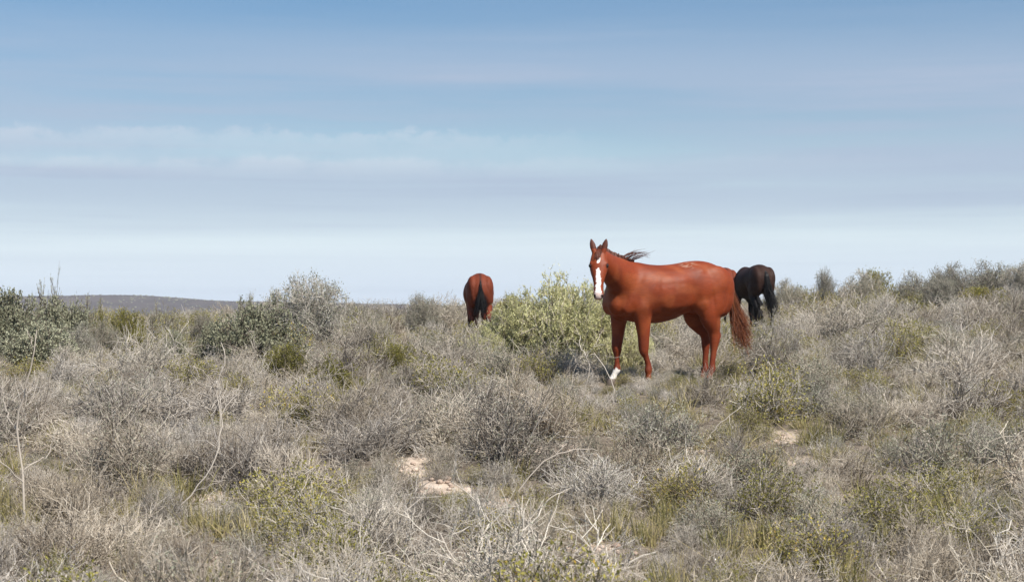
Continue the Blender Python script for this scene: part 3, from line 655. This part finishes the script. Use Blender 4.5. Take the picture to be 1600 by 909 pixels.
airy_v = [plant(520 + i, 1.0, .55, 9, 9, 5, .010, leaves=3, leaf=(.035, .010), leaf_mat=M_DARKLEAF, stem_mat=M_TWIGD, l2=.32, l3=.13, lean=.55, base=.08, jit=.2, up=.08, t2=.35, leaf_tone=.6) for i in range(2)]
deadbush_v = [plant(540, 1.0, 1.0, 60, 12, 5, .0085, stem_mat=M_TWIG, l2=.42, l3=.2, base=.2, lobes=3, jit=.30, up=0, tone_mu=.72, lean=1.3, seg=(8, 4, 2), trim=1)]

def put(name, parts, x, y, sxy, sz, rz, label, cat, group=None, sink=.0):
    r = bpy.data.objects.new(name, None); COL.objects.link(r); r.empty_display_size = .1
    r.location = (x, y, hz_at(x, y) - sink); r.rotation_euler = (0, 0, rz); r.scale = (sxy, sxy, sz)
    tag(r, label, cat, group)
    for nm, me in parts:
        o = bpy.data.objects.new(nm, me); COL.objects.link(o); o.parent = r
    return r
BIG = []
def place(name, v, px, d, top, wpx, label, cat='bush', group=None, rz=None):
    """bush at photo column px, distance d, its top reaching photo row top, wpx wide"""
    x, y = px2x(px, d), d; z = hz_at(x, y); Ht = row2z(top, d) - z; wd = wpx / FPX * d
    BIG.append((x, y, wd / 2))
    return put(name, v, x, y, wd / 2, max(Ht, .25) / .98, rz if rz is not None else (px * .37) % 6.28, label, cat, group)

place('green_bush', green_v[0], 398, 27.0, 466, 170, 'broad dark green leafy bush in front of the tall grey bush')
place('green_bush', green_v[1], 272, 27.5, 520, 62, 'small round dark green bush standing alone near the hazy valley')
place('green_bush', green_v[2], 335, 27.5, 505, 70, 'low green bush at the foot of the broad dark green one')
place('grey_bush', greybush_v[0], 488, 31.0, 434, 180, 'tall grey rounded twiggy bush against the sky behind the broad green bush')
place('grey_bush', greybush_v[1], 425, 31.5, 452, 130, 'lower grey bush joined to the flank of the tall grey bush')
place('grey_bush', greybush_v[2], 385, 30.5, 455, 60, 'small pointed grey shrub rising behind the broad green bush')
place('green_bush', green_v[1], 15, 29.0, 456, 140, 'wide dark green bush next in line beyond the wispy sapling')
place('green_bush', green_v[2], 100, 30.0, 466, 110, 'dark green bush below the wispy sapling')
place('green_bush', green_v[0], 62, 27.0, 498, 170, 'low spreading green bush in front of the wispy sapling')
place('green_bush', green_v[0], -70, 29.0, 452, 150, 'dark green bush at the far end of the hedge of bushes')
place('sapling', airy_v[0], 72, 30.0, 419, 75, 'wispy sapling standing up against the sky above dark green bushes', 'sapling')
place('sapling', airy_v[1], 135, 31.0, 449, 100, 'airy spreading sapling in front of the brown hill, beside the wispy one', 'sapling')
place('sapling', airy_v[1], 245, 33.0, 462, 70, 'thin see-through sapling standing alone before the hill', 'sapling')
place('sapling', airy_v[0], 268, 32.0, 470, 45, 'shorter thin sapling beside the see-through one', 'sapling')
place('mustard_bush', mustard_v[0], 200, 31.0, 478, 70, 'mustard-green rounded bush in front of the brown hill')
place('mustard_bush', mustard_v[1], 155, 30.5, 478, 44, 'small mustard-green bush beside the larger mustard one')
place('grey_bush', greybush_v[1], 165, 29.0, 497, 80, 'grey twiggy bush in front of the mustard bushes')
place('pale_bush', pale_v[0], 908, 23.3, 422, 225, 'big pale yellow-green bush beside the chestnut horse')
place('pale_bush', pale_v[1], 818, 23.6, 460, 155, 'pale green bush forming the low shoulder of the big pale one')
place('pale_bush', pale_v[1], 755, 23.2, 516, 110, 'low pale green bush in front of the bay horse seen from behind')
place('grey_bush', greybush_v[2], 128, 28.0, 500, 70, 'low grey bush at the foot of the dark green bushes')
place('mustard_bush', mustard_v[0], 215, 28.5, 515, 60, 'low olive bush in front of the larger mustard-green bush')
place('grey_bush', greybush_v[0], 318, 30.0, 492, 60, 'small grey bush between the round green bush and the broad one')
place('grey_bush', greybush_v[1], 590, 30.0, 492, 70, 'low spreading grey bush in the saddle beyond the trailing olive bush')
place('pale_bush', pale_v[0], 975, 23.0, 500, 110, 'pale green bush behind the forelegs of the chestnut horse')
place('mustard_bush', mustard_v[0], 800, 36.0, 456, 90, 'dark olive bush between the bay horse and the big pale bush')
place('mustard_bush', mustard_v[0], 445, 22.5, 533, 90, 'olive-green bush sprawling below the broad dark green bush')
place('mustard_bush', mustard_v[1], 520, 20.5, 560, 110, 'olive-green trailing bush among pale grey twigs')
place('mustard_bush', mustard_v[0], 625, 22.0, 532, 70, 'dark olive bush with a shadowed hollow at its foot')
place('mustard_bush', mustard_v[1], 475, 16.5, 622, 120, 'yellow-green bush beside the big dead tangle')
place('dead_bush', deadbush_v[0], 318, 16.8, 568, 280, 'big tangled dead bush of bleached branches with a dark hollow')
place('sapling', airy_v[1], 592, 36.0, 463, 26, 'tiny thin sapling on the skyline near the bay horse', 'sapling')
for px, d, top, wpx, lab in [(660, 38, 462, 80, 'low airy grey bush on the skyline right beside the bay horse'), (560, 37, 478, 90, 'low grey bush on the skyline between the tall grey bush and the bay horse')]:
    place('grey_bush', greybush_v[0], px, d, top, wpx, lab)
for v, px, d, top, wpx, lab in [(greybush_v[0], 1290, 44, 423, 56, 'round dark grey bush standing alone on the ridge beyond the black horse'), (greybush_v[1], 1345, 44, 421, 94, 'loose grey bush on the ridge next to the round one'),
        (mustard_v[0], 1372, 45, 417, 67, 'olive-topped bush on the ridge between grey bushes'), (greybush_v[2], 1425, 42, 421, 101, 'dense grey bush on the ridge with olive growth at its foot'),
        (greybush_v[0], 1470, 40, 433, 89, 'pale grey domed bush in front of the ridge bushes'), (greybush_v[1], 1490, 44, 410, 108, 'tall dark grey bush on the crest of the ridge'),
        (greybush_v[2], 1545, 45, 404, 121, 'tallest wispy grey bush on the crest of the ridge'), (greybush_v[0], 1600, 44, 411, 121, 'grey bush at the outer end of the ridge'),
        (mustard_v[1], 1440, 38, 470, 80, 'low olive bush beneath the pale grey domed bush'), (mustard_v[0], 1540, 41, 445, 94, 'olive bush below the tallest wispy grey bush'),
        (green_v[0], 1550, 32, 474, 95, 'low dark green bush on the slope below the ridge'), (green_v[1], 1610, 32, 470, 70, 'dark green bush continuing the low green one on the slope'),
        (greybush_v[1], 1232, 45, 435, 81, 'small grey bush on the skyline beside the black horse'), (greybush_v[2], 1565, 23, 545, 130, 'wide grey bush with a dark hollow on the open slope'),
        (mustard_v[1], 1605, 17.5, 625, 110, 'dark olive rounded bush low on the open slope'), (greybush_v[0], 1265, 18.3, 585, 130, 'dense grey dome-shaped bush below the black horse'),
        (greybush_v[1], 1660, 44, 415, 135, 'grey bush past the outer end of the ridge')]:
    nm = {id(greybush_v[0]): 'grey_bush', id(greybush_v[1]): 'grey_bush', id(greybush_v[2]): 'grey_bush', id(mustard_v[0]): 'mustard_bush', id(mustard_v[1]): 'mustard_bush', id(green_v[0]): 'green_bush', id(green_v[1]): 'green_bush'}[id(v)]
    place(nm, v, px, d, top, wpx, lab)

stalk_v = [plant(700 + i, .75, .42, 16, 6, 2, .0075, jit=.10, lean=.75, up=.05, l2=.28, l3=.07, t2=.4, base=.07, tone_mu=.6) for i in range(3)]
for k, (px, d, top, wpx, lab) in enumerate([(1050, 7.9, 808, 190, 'clump of stout upright dry stalks below the lowest sandy hollow'), (640, 7.6, 835, 170, 'clump of stout dry stalks among yellow grass'), (470, 7.4, 850, 150, 'sparse clump of dry stalks beside bare sand'), (1330, 7.6, 852, 160, 'low clump of dry stalks among olive shrubs'), (1545, 7.8, 800, 200, 'tall clump of dry stalks with olive shrubs behind it')]):
    place('stalk_clump', stalk_v[k % 3], px, d, top, wpx, lab, 'plant', 'stalk clumps')
# long bare stems, as connected tubes
def bare_stem(name, label, paths, loc, side=5):
    V, Fq, tn, o_ = [], [], [], 0; rng = np.random.default_rng(len(label))
    for rows in paths:
        Pp = smooth_path(rows, 14 if len(rows) > 2 else 6)
        Pp[:, :3] += rng.normal(0, .006, Pp[:, :3].shape); m = len(Pp)
        t = np.gradient(Pp[:, :3], axis=0); t = norm(t); u = norm(np.cross(t, np.array([.3, 1, .2]))); v = np.cross(t, u)
        ring = np.stack([Pp[:, :3] + (u * math.cos(2 * math.pi * s / side) + v * math.sin(2 * math.pi * s / side)) * Pp[:, 3:4] for s in range(side)], 1)
        V.append(ring.reshape(-1, 3)); b = o_ + np.arange(m - 1)[:, None] * side
        Fq += [b + np.array([[s, (s + 1) % side, side + (s + 1) % side, side + s]]) for s in range(side)]; o_ += m * side
        tn.append(np.full(m * side, rng.uniform(.3, .9)))
    me = mesh_np(name, np.concatenate(V), np.concatenate(Fq), mats=[M_BLEACH], attrs={'tone': np.concatenate(tn)}, smooth=True)
    return tag(obj(name, me, None, loc), label, 'branch', 'bare stems')
def stem_px(name, label, d, paths):
    """paths in photo pixels (col, row, dy towards depth, radius mm) at distance d; first row of first path is the root"""
    px0, r0 = paths[0][0][:2]; x0 = px2x(px0, d); z0 = hz_at(x0, d) - .05; zr = row2z(r0, d)
    out = [[((p[0] - px0) / FPX * d, p[2], row2z(p[1], d) - zr, p[3] / 1000) for p in rows] for rows in paths]
    bare_stem(name, label, out, (x0, d, z0))
stem_px('bare_stem', 'tall pale crooked bare stem rising alone from the low scrub', 11.3,
        [[(40, 840, 0, 9), (36, 740, .02, 8), (22, 650, .05, 7), (40, 590, .02, 5.5), (52, 545, 0, 4.5), (57, 502, .02, 3)], [(53, 530, 0, 3), (45, 515, .05, 2.5), (35, 505, .1, 2)], [(44, 585, 0, 3), (60, 586, -.1, 2.5), (62, 565, -.12, 2)],
         [(36, 740, .02, 5), (10, 700, -.2, 4), (-12, 690, -.3, 3)], [(38, 720, 0, 4), (62, 700, .2, 3), (75, 660, .25, 2)], [(25, 660, .05, 4), (8, 640, .1, 3), (-10, 610, .2, 2)]])
stem_px('dead_sapling', 'bleached forked dead sapling in front of the white sock of the chestnut horse', 18.4,
        [[(915, 640, 0, 7), (914, 610, 0, 6), (921, 585, 0, 5.5), (917, 560, .05, 5)], [(917, 560, 0, 4.5), (906, 545, .05, 4), (908, 528, .1, 3)], [(917, 560, 0, 4.5), (928, 545, -.05, 4), (945, 542, -.1, 3)], [(928, 556, -.02, 4.5), (945, 580, -.1, 5), (957, 608, -.12, 5), (958, 640, -.15, 5)],
         [(917, 562, 0, 4), (928, 556, -.03, 4)], [(921, 583, 0, 3.5), (903, 572, .1, 3), (897, 560, .15, 2)], [(906, 545, .05, 3), (897, 536, .1, 2), (893, 525, .12, 1.6)], [(928, 545, -.05, 3), (936, 530, 0, 2.4), (940, 522, .05, 1.8)], [(945, 560, -.1, 3), (962, 562, -.2, 2.4), (972, 556, -.25, 1.6)]])
stem_px('fallen_branch', 'long pale branch arching over the sandy patch', 12.8, [[(795, 790, 0, 5), (830, 745, .05, 5), (870, 715, .1, 4.5), (905, 707, .15, 3.5), (935, 712, .2, 2.5)], [(870, 715, .1, 3), (885, 700, .2, 2)]])
stem_px('fallen_branch', 'pale crooked branch leaning over grey shrubs below the chestnut horse', 16.0, [[(1090, 690, 0, 6), (1105, 672, 0, 5.5), (1118, 655, 0, 5), (1138, 637, 0, 4.5), (1160, 622, 0, 3.5)], [(1105, 672, 0, 4), (1120, 668, -.1, 3)], [(1138, 637, 0, 3), (1142, 655, -.1, 2.4)]])
stem_px('fallen_branch', 'thin pale branch slanting up from the lowest sandy hollow', 11.6, [[(805, 830, 0, 5), (835, 805, 0, 5), (860, 775, .05, 4), (893, 760, .1, 3)], [(835, 805, 0, 3), (850, 808, -.1, 2)]])
stem_px('bare_stem', 'curved bare stem standing out over the big dead tangle', 15.3, [[(330, 750, 0, 6), (345, 700, 0, 5.5), (340, 650, 0, 5), (352, 600, 0, 4), (345, 575, .05, 3)], [(345, 690, 0, 4), (370, 650, .1, 3), (378, 610, .1, 2)], [(340, 650, 0, 3.5), (322, 622, -.1, 3), (300, 612, -.15, 2)]])
stem_px('bare_stem', 'arched bare stem in the open scrub beside the big dead tangle', 12.3, [[(265, 830, 0, 6), (300, 790, 0, 5.5), (335, 745, 0, 5), (345, 690, .05, 4), (340, 640, .1, 3)], [(300, 790, 0, 4), (340, 775, -.1, 3), (372, 742, -.1, 2)]])

# ------------------------------------------------------------------ the scrub
KINDS = {  # name: (variants, radius of variant, label, category, group)
    'twig_shrub': (twig_v, .48, 'grey shrub of fine upright twigs', 'shrub', 'grey twig shrubs of the scrub'),
    'tangle_shrub': (tangle_v, .5, 'pale shrub of bleached criss-crossing dead twigs', 'shrub', 'bleached tangled shrubs of the scrub'),
    'olive_shrub': (olive_v, .46, 'shrub with olive-yellow leaves on grey twigs', 'shrub', 'olive-leaved shrubs of the scrub'),
    'grey_leaf_shrub': (greyleaf_v, .46, 'shrub with fine grey-green leaves', 'shrub', 'grey-green shrubs of the scrub'),
    'grass_tuft': (tuft_v, .2, 'tuft of dry straw-coloured grass', 'grass', 'dry grass tufts of the scrub')}
FH = (px2x(958, 20.0), 20.0)      # the ground just before the white-socked forefoot is low
rng = np.random.default_rng(7)
pts = {k: [] for k in KINDS}
cell = {}
def ok(x, y, r):
    cx, cy = int(math.floor(x / .5)), int(math.floor(y / .5))
    for i in range(cx - 2, cx + 3):
        for j in range(cy - 2, cy + 3):
            for (a, b, q) in cell.get((i, j), ()):
                if (a - x) ** 2 + (b - y) ** 2 < ((q + r) * .52) ** 2: return False
    cell.setdefault((cx, cy), []).append((x, y, r)); return True
cand = 30000
dd = np.sqrt(rng.uniform(4.6 ** 2, 64 ** 2, cand)); aa = rng.uniform(R(-27), R(27), cand)
cx_, cy_ = dd * np.sin(aa), dd * np.cos(aa); bz = bareness(cx_, cy_); f1 = vnoise(cx_, cy_, 3.1, 11); f2 = vnoise(cx_, cy_, 1.7, 12); f3 = vnoise(cx_, cy_, 4.5, 13); zz = height(cx_, cy_)
u1 = rng.uniform(0, 1, cand); u2 = rng.uniform(0, 1, cand); u3 = rng.uniform(0, 1, cand)
for i in np.argsort(dd * 0 + rng.uniform(0, 1, cand)):
    x, y, d = cx_[i], cy_[i], dd[i]
    px = 800 + x / y * FPX
    tw, ta, to, tg, tt = .38 + .4 * (f1[i] - .5), .15 + .35 * (f3[i] - .5), .24 + .65 * (f2[i] - .5), .11, .17 + .35 * (.5 - f1[i])
    if 22 < d and px < 360: to += .35                       # olive belt on the left
    if d > 24: to += .10; ta -= .04
    wts = np.clip([tw, ta, to, tg, tt], .01, 2); k = int(np.searchsorted(np.cumsum(wts) / wts.sum(), u1[i]))
    kind = list(KINDS)[min(k, 4)]
    sz = (.42 + .95 * u2[i] ** 1.6) * (1.0 if d < 30 else 1.2)
    if u3[i] > .94 and d > 13: sz = 1.3 + .5 * u2[i]
    if kind == 'grass_tuft': sz = .6 + .6 * u2[i]
    r = KINDS[kind][1] * sz
    if bz[i] > .25:
        if u3[i] < .80: continue
        sz = min(sz, .34)
    if any((x - a) ** 2 + (y - b) ** 2 < (q * .55) ** 2 for a, b, q in BIG): continue
    if 14.6 < y < 16.6 and 200 < px < 440: sz = min(sz, .6); r = KINDS[kind][1] * sz      # low growth before the dead tangle
    if d < 7.2: sz *= .75
    hd_ = min((x - a) ** 2 + (y - b) ** 2 for a, b, q in HORSE_SPOTS)
    if hd_ < .7 ** 2 or ((x - FH[0]) ** 2 + (y - FH[1]) ** 2 < .9 and y < FH[1] + .1): sz = min(sz, .42); r = KINDS[kind][1] * sz
    if 29 < d < 37.5 and 1140 < px < 1222: sz = min(sz, .42 if d > 32 else .6); r = KINDS[kind][1] * sz
    for bx, by, brx, bry in BAREW[:3]:
        if by - 2.6 < y < by and abs(x - bx * y / by) < brx + r * .6: sz = min(sz, .26 + .22 * (by - y)); r = KINDS[kind][1] * sz      # open ground before the heaped sand
    if 16.5 < y < 20.25 and abs(x - FH[0] * y / 20.0) < r + .13:
        lim = .04 + .10 * (20.25 - y); hh = .36 if kind == 'grass_tuft' else .55
        if sz * hh > lim: sz = lim / hh
        if sz < .15: continue
        r = KINDS[kind][1] * sz
    if not ok(x, y, r): continue
    pts[kind].append((x, y, zz[i] - .01, sz * rng.uniform(.85, 1.15), sz * rng.uniform(.8, 1.2), rng.uniform(0, 6.283), int(rng.integers(0, 64)), px, d))

MARKS = [('the chestnut horse', HX, HY), ('the black horse', x3, y3), ('the bay horse', x2, y2), ('the heaped sand', BAREW[0][0], BAREW[0][1])]
MARKS += [(t, px2x(p, d), d) for t, p, d in [('the big dead tangle', 318, 16.8), ('the tall crooked stem', 40, 11.3), ('the big pale bush', 900, 23.3), ('the dome-shaped grey bush', 1265, 18.3), ('the wide hollow grey bush', 1565, 23), ('the broad green bush', 398, 27),
          ('the small round green bush', 272, 27.5), ('the tall grey bush', 488, 31), ('the wispy sapling', 72, 30), ('the mustard-green bush', 200, 31), ('the trailing olive bush', 520, 20.5), ('the hollow-footed olive bush', 625, 22), ('the yellow-green bush', 475, 16.5), ('the forked dead sapling', 917, 18.4),
          ('the arching pale branch', 860, 12.8), ('the leaning crooked branch', 1120, 16), ('the thin slanting branch', 845, 11.6), ('the arched bare stem', 310, 12.3), ('the stout stalk clump', 1050, 7.9), ('the stalks in yellow grass', 640, 7.6), ('the sparse stalk clump', 470, 7.4), ('the low stalk clump', 1330, 7.6),
          ('the tall stalk clump', 1545, 7.8), ('the dark olive slope bush', 1605, 17.5), ('the low green slope bush', 1550, 32), ('the round ridge bush', 1290, 44), ('the pale domed ridge bush', 1470, 40)]]
def where(x, y): return 'nearest ' + min(MARKS, key=lambda m: (x - m[1]) ** 2 + (y - m[2]) ** 2)[0]
def size_word(h): return 'tiny' if h < .24 else 'small' if h < .40 else 'large'
def stuff_scatter(name, variants, P, label, cat):
    """the uncounted rest: instances on points"""
    src = bpy.data.collections.new(name + '_forms')
    for vi, parts in enumerate(variants):
        c = bpy.data.collections.new('%s_form' % name); src.children.link(c)
        for nm, me in parts: c.objects.link(bpy.data.objects.new(nm + '_form', me))
    P = np.array(P, float); me = bpy.data.meshes.new(name)
    me.vertices.add(len(P)); me.vertices.foreach_set('co', P[:, :3].astype(np.float32).ravel())
    a = me.attributes.new('scl', 'FLOAT_VECTOR', 'POINT'); a.data.foreach_set('vector', np.c_[P[:, 3], P[:, 3], P[:, 4]].astype(np.float32).ravel())
    a = me.attributes.new('rot', 'FLOAT_VECTOR', 'POINT'); a.data.foreach_set('vector', np.c_[P[:, 5] * 0, P[:, 5] * 0, P[:, 5]].astype(np.float32).ravel())
    a = me.attributes.new('idx', 'INT', 'POINT'); a.data.foreach_set('value', (P[:, 6].astype(np.int32) % len(variants)))
    o = obj(name, me); tag(o, label, cat, kind='stuff')
    ng = bpy.data.node_groups.new(name, 'GeometryNodeTree'); ng.interface.new_socket('Geometry', in_out='INPUT', socket_type='NodeSocketGeometry'); ng.interface.new_socket('Geometry', in_out='OUTPUT', socket_type='NodeSocketGeometry')
    gi = ng.nodes.new('NodeGroupInput'); go = ng.nodes.new('NodeGroupOutput'); ip = ng.nodes.new('GeometryNodeInstanceOnPoints'); ci = ng.nodes.new('GeometryNodeCollectionInfo')
    ci.inputs['Collection'].default_value = src; ci.inputs['Separate Children'].default_value = True; ci.inputs['Reset Children'].default_value = True
    def named(nm, ty):
        q = ng.nodes.new('GeometryNodeInputNamedAttribute'); q.data_type = ty; q.inputs['Name'].default_value = nm; return q.outputs['Attribute']
    ng.links.new(gi.outputs[0], ip.inputs['Points']); ng.links.new(ci.outputs[0], ip.inputs['Instance']); ip.inputs['Pick Instance'].default_value = True
    ng.links.new(named('idx', 'INT'), ip.inputs['Instance Index']); ng.links.new(named('rot', 'FLOAT_VECTOR'), ip.inputs['Rotation']); ng.links.new(named('scl', 'FLOAT_VECTOR'), ip.inputs['Scale'])
    ng.links.new(ip.outputs[0], go.inputs[0]); md = o.modifiers.new('scatter', 'NODES'); md.node_group = ng
    return o
for kind, (vs_, rad_, lab, cat, grp) in KINDS.items():
    P = pts[kind]
    infr = [p for p in P if -30 < p[7] < 1630 and p[8] > 6.6]
    infr.sort(key=lambda p: p[8] / p[3]); lead = infr[:290]; ids = set(map(id, lead))
    for x, y, z, sx, sz, rz, vi, px, d in lead:
        parts = vs_[vi % len(vs_)]; lab1 = '%s %s %s' % (size_word(sz * (.34 if kind == 'grass_tuft' else .5)), lab, where(x, y))
        if len(parts) == 1:
            o = bpy.data.objects.new(kind, parts[0][1]); COL.objects.link(o); o.location = (x, y, z); o.rotation_euler = (0, 0, rz); o.scale = (sx, sx, sz); tag(o, lab1, cat, grp)
        else:
            rt = bpy.data.objects.new(kind, None); COL.objects.link(rt); rt.empty_display_size = .1; rt.location = (x, y, z); rt.rotation_euler = (0, 0, rz); rt.scale = (sx, sx, sz); tag(rt, lab1, cat, grp)
            for nm, me in parts:
                o = bpy.data.objects.new(nm, me); COL.objects.link(o); o.parent = rt
    rest = [p for p in P if id(p) not in ids]
    if rest: stuff_scatter('far_' + kind + 's', vs_, rest, 'the many further ' + {'twig_shrub': 'grey twiggy shrubs', 'tangle_shrub': 'bleached tangled shrubs', 'olive_shrub': 'olive-leaved shrubs', 'grey_leaf_shrub': 'grey-green shrubs', 'grass_tuft': 'dry grass tufts'}[kind] + ' that carpet the slope', 'scrub')
    print(kind, len(P), len(lead), len(rest))
# small undergrowth filling the gaps: seedlings and thin grass too small to count
U = []
m_ = 9000; dd = np.sqrt(rng.uniform(5.5 ** 2, 40 ** 2, m_)); aa = rng.uniform(R(-25), R(25), m_); ux, uy = dd * np.sin(aa), dd * np.cos(aa); ub = bareness(ux, uy); uz = height(ux, uy)
small_v = [plant(600 + i, .22, .2, 10, 5, 2, .003, jit=.25, leaves=2 if i % 2 else 0, leaf=(.012, .0035), base=.04, l3=.07) for i in range(4)] + [tuft(620 + i, .2, 34, .6, .0026, .4, .05) for i in range(3)]
for i in range(m_):
    if ub[i] > .35 and rng.uniform() < .6: continue
    if 18.6 < uy[i] < 20.3 and abs(ux[i] - FH[0] * uy[i] / 20.0) < .3: continue
    U.append((ux[i], uy[i], uz[i] - .01, rng.uniform(.5, 1.2), rng.uniform(.5, 1.3), rng.uniform(0, 6.28), int(rng.integers(0, 64))))
stuff_scatter('undergrowth', small_v, U, 'short dead twigs and thin grass filling the gaps between shrubs', 'undergrowth')
# scrub far out on the plain and on the hill
P = []
dd = np.sqrt(rng.uniform(64 ** 2, 420 ** 2, 5200)); aa = rng.uniform(R(-24), R(24), 5200); fx_, fy_ = dd * np.sin(aa), dd * np.cos(aa); fz_ = height(fx_, fy_)
for i in range(5200):
    s_ = rng.uniform(.3, .9); P.append((fx_[i], fy_[i], fz_[i] - .05, s_, s_ * rng.uniform(.5, .9), rng.uniform(0, 6.28), int(rng.integers(0, 64))))
stuff_scatter('plain_scrub', [greybush_v[0], mustard_v[0], green_v[1], greybush_v[2]], P, 'scrub covering the plain towards the hill', 'scrub')
bv, bq, bt = blob((0, 0, .3), (1, 1, .8)); bv = bv + np.random.default_rng(3).normal(0, .12, bv.shape)
blob_me = mesh_np('hill_bush', bv, bq, bt, mats=[M_DARKLEAF], attrs={'tone': np.full(len(bv), .3)})
P = []; iu = rng.integers(0, 259, 5200); iv = rng.integers(2, 20, 5200)
for a, b in zip(iu, iv):
    f, e = rng.uniform(), rng.uniform()
    q = lambda G: (G[b, a] * (1 - f) + G[b, a + 1] * f) * (1 - e) + (G[b + 1, a] * (1 - f) + G[b + 1, a + 1] * f) * e
    s_ = .45 * rng.uniform(.5, 1.5) ** 1.5; P.append((q(hx), q(hy), q(hz) - .2, s_ * 1.2, s_, rng.uniform(0, 6.28), 0))
stuff_scatter('hill_scrub', [[('hill_bush', blob_me)]], P, 'dark bushes dotted over the far hill', 'scrub')
# pebbles in the sand
pv, pq, pt = blob((0, 0, .2), (1, .8, .6)); pv = pv + np.random.default_rng(5).normal(0, .06, pv.shape)
mp, N_, L_, b_ = mat('pale_stone', .9, .2); oi = N_.new('ShaderNodeObjectInfo'); L_.new(ramp(N_, L_, oi.outputs['Random'], [(0, (.30, .22, .17)), (1, (.58, .47, .38))]), b_.inputs['Base Color'])
peb = mesh_np('pebble', pv, pq, pt, mats=[mp], smooth=True); P = []
for cx, cy, rx, ry in BAREW:
    for k in range(36):
        x, y = cx + rng.normal(0, rx * .7), cy + rng.normal(0, ry * .7); s_ = .008 + .03 * rng.uniform() ** 3; P.append((x, y, hz_at(x, y), s_, s_, rng.uniform(0, 6.28), 0))
stuff_scatter('pebbles', [[('pebble', peb)]], P, 'small pale stones lying in the bare sand', 'stones')

# thin blue air over the plain, closed box round everything but the sky
hb = bpy.data.meshes.new('haze'); x0, x1, y0, y1, z0, z1 = -3000, 3000, -700, 3400, -9, 40
hb.from_pydata([(x, y, z) for z in (z0, z1) for y in (y0, y1) for x in (x0, x1)], [], [(0, 2, 3, 1), (4, 5, 7, 6), (0, 1, 5, 4), (2, 6, 7, 3), (0, 4, 6, 2), (1, 3, 7, 5)])
mz = bpy.data.materials.new('haze_air'); mz.use_nodes = True; zn = mz.node_tree.nodes; zn.remove(zn['Principled BSDF'])
pv_ = zn.new('ShaderNodeVolumePrincipled'); pv_.inputs['Color'].default_value = (.80, .88, 1.0, 1); pv_.inputs['Density'].default_value = .00018
mz.node_tree.links.new(pv_.outputs[0], zn['Material Output'].inputs['Volume']); hb.materials.append(mz)
tag(obj('haze', hb), 'thin bluish haze over the plain', 'haze', kind='stuff')
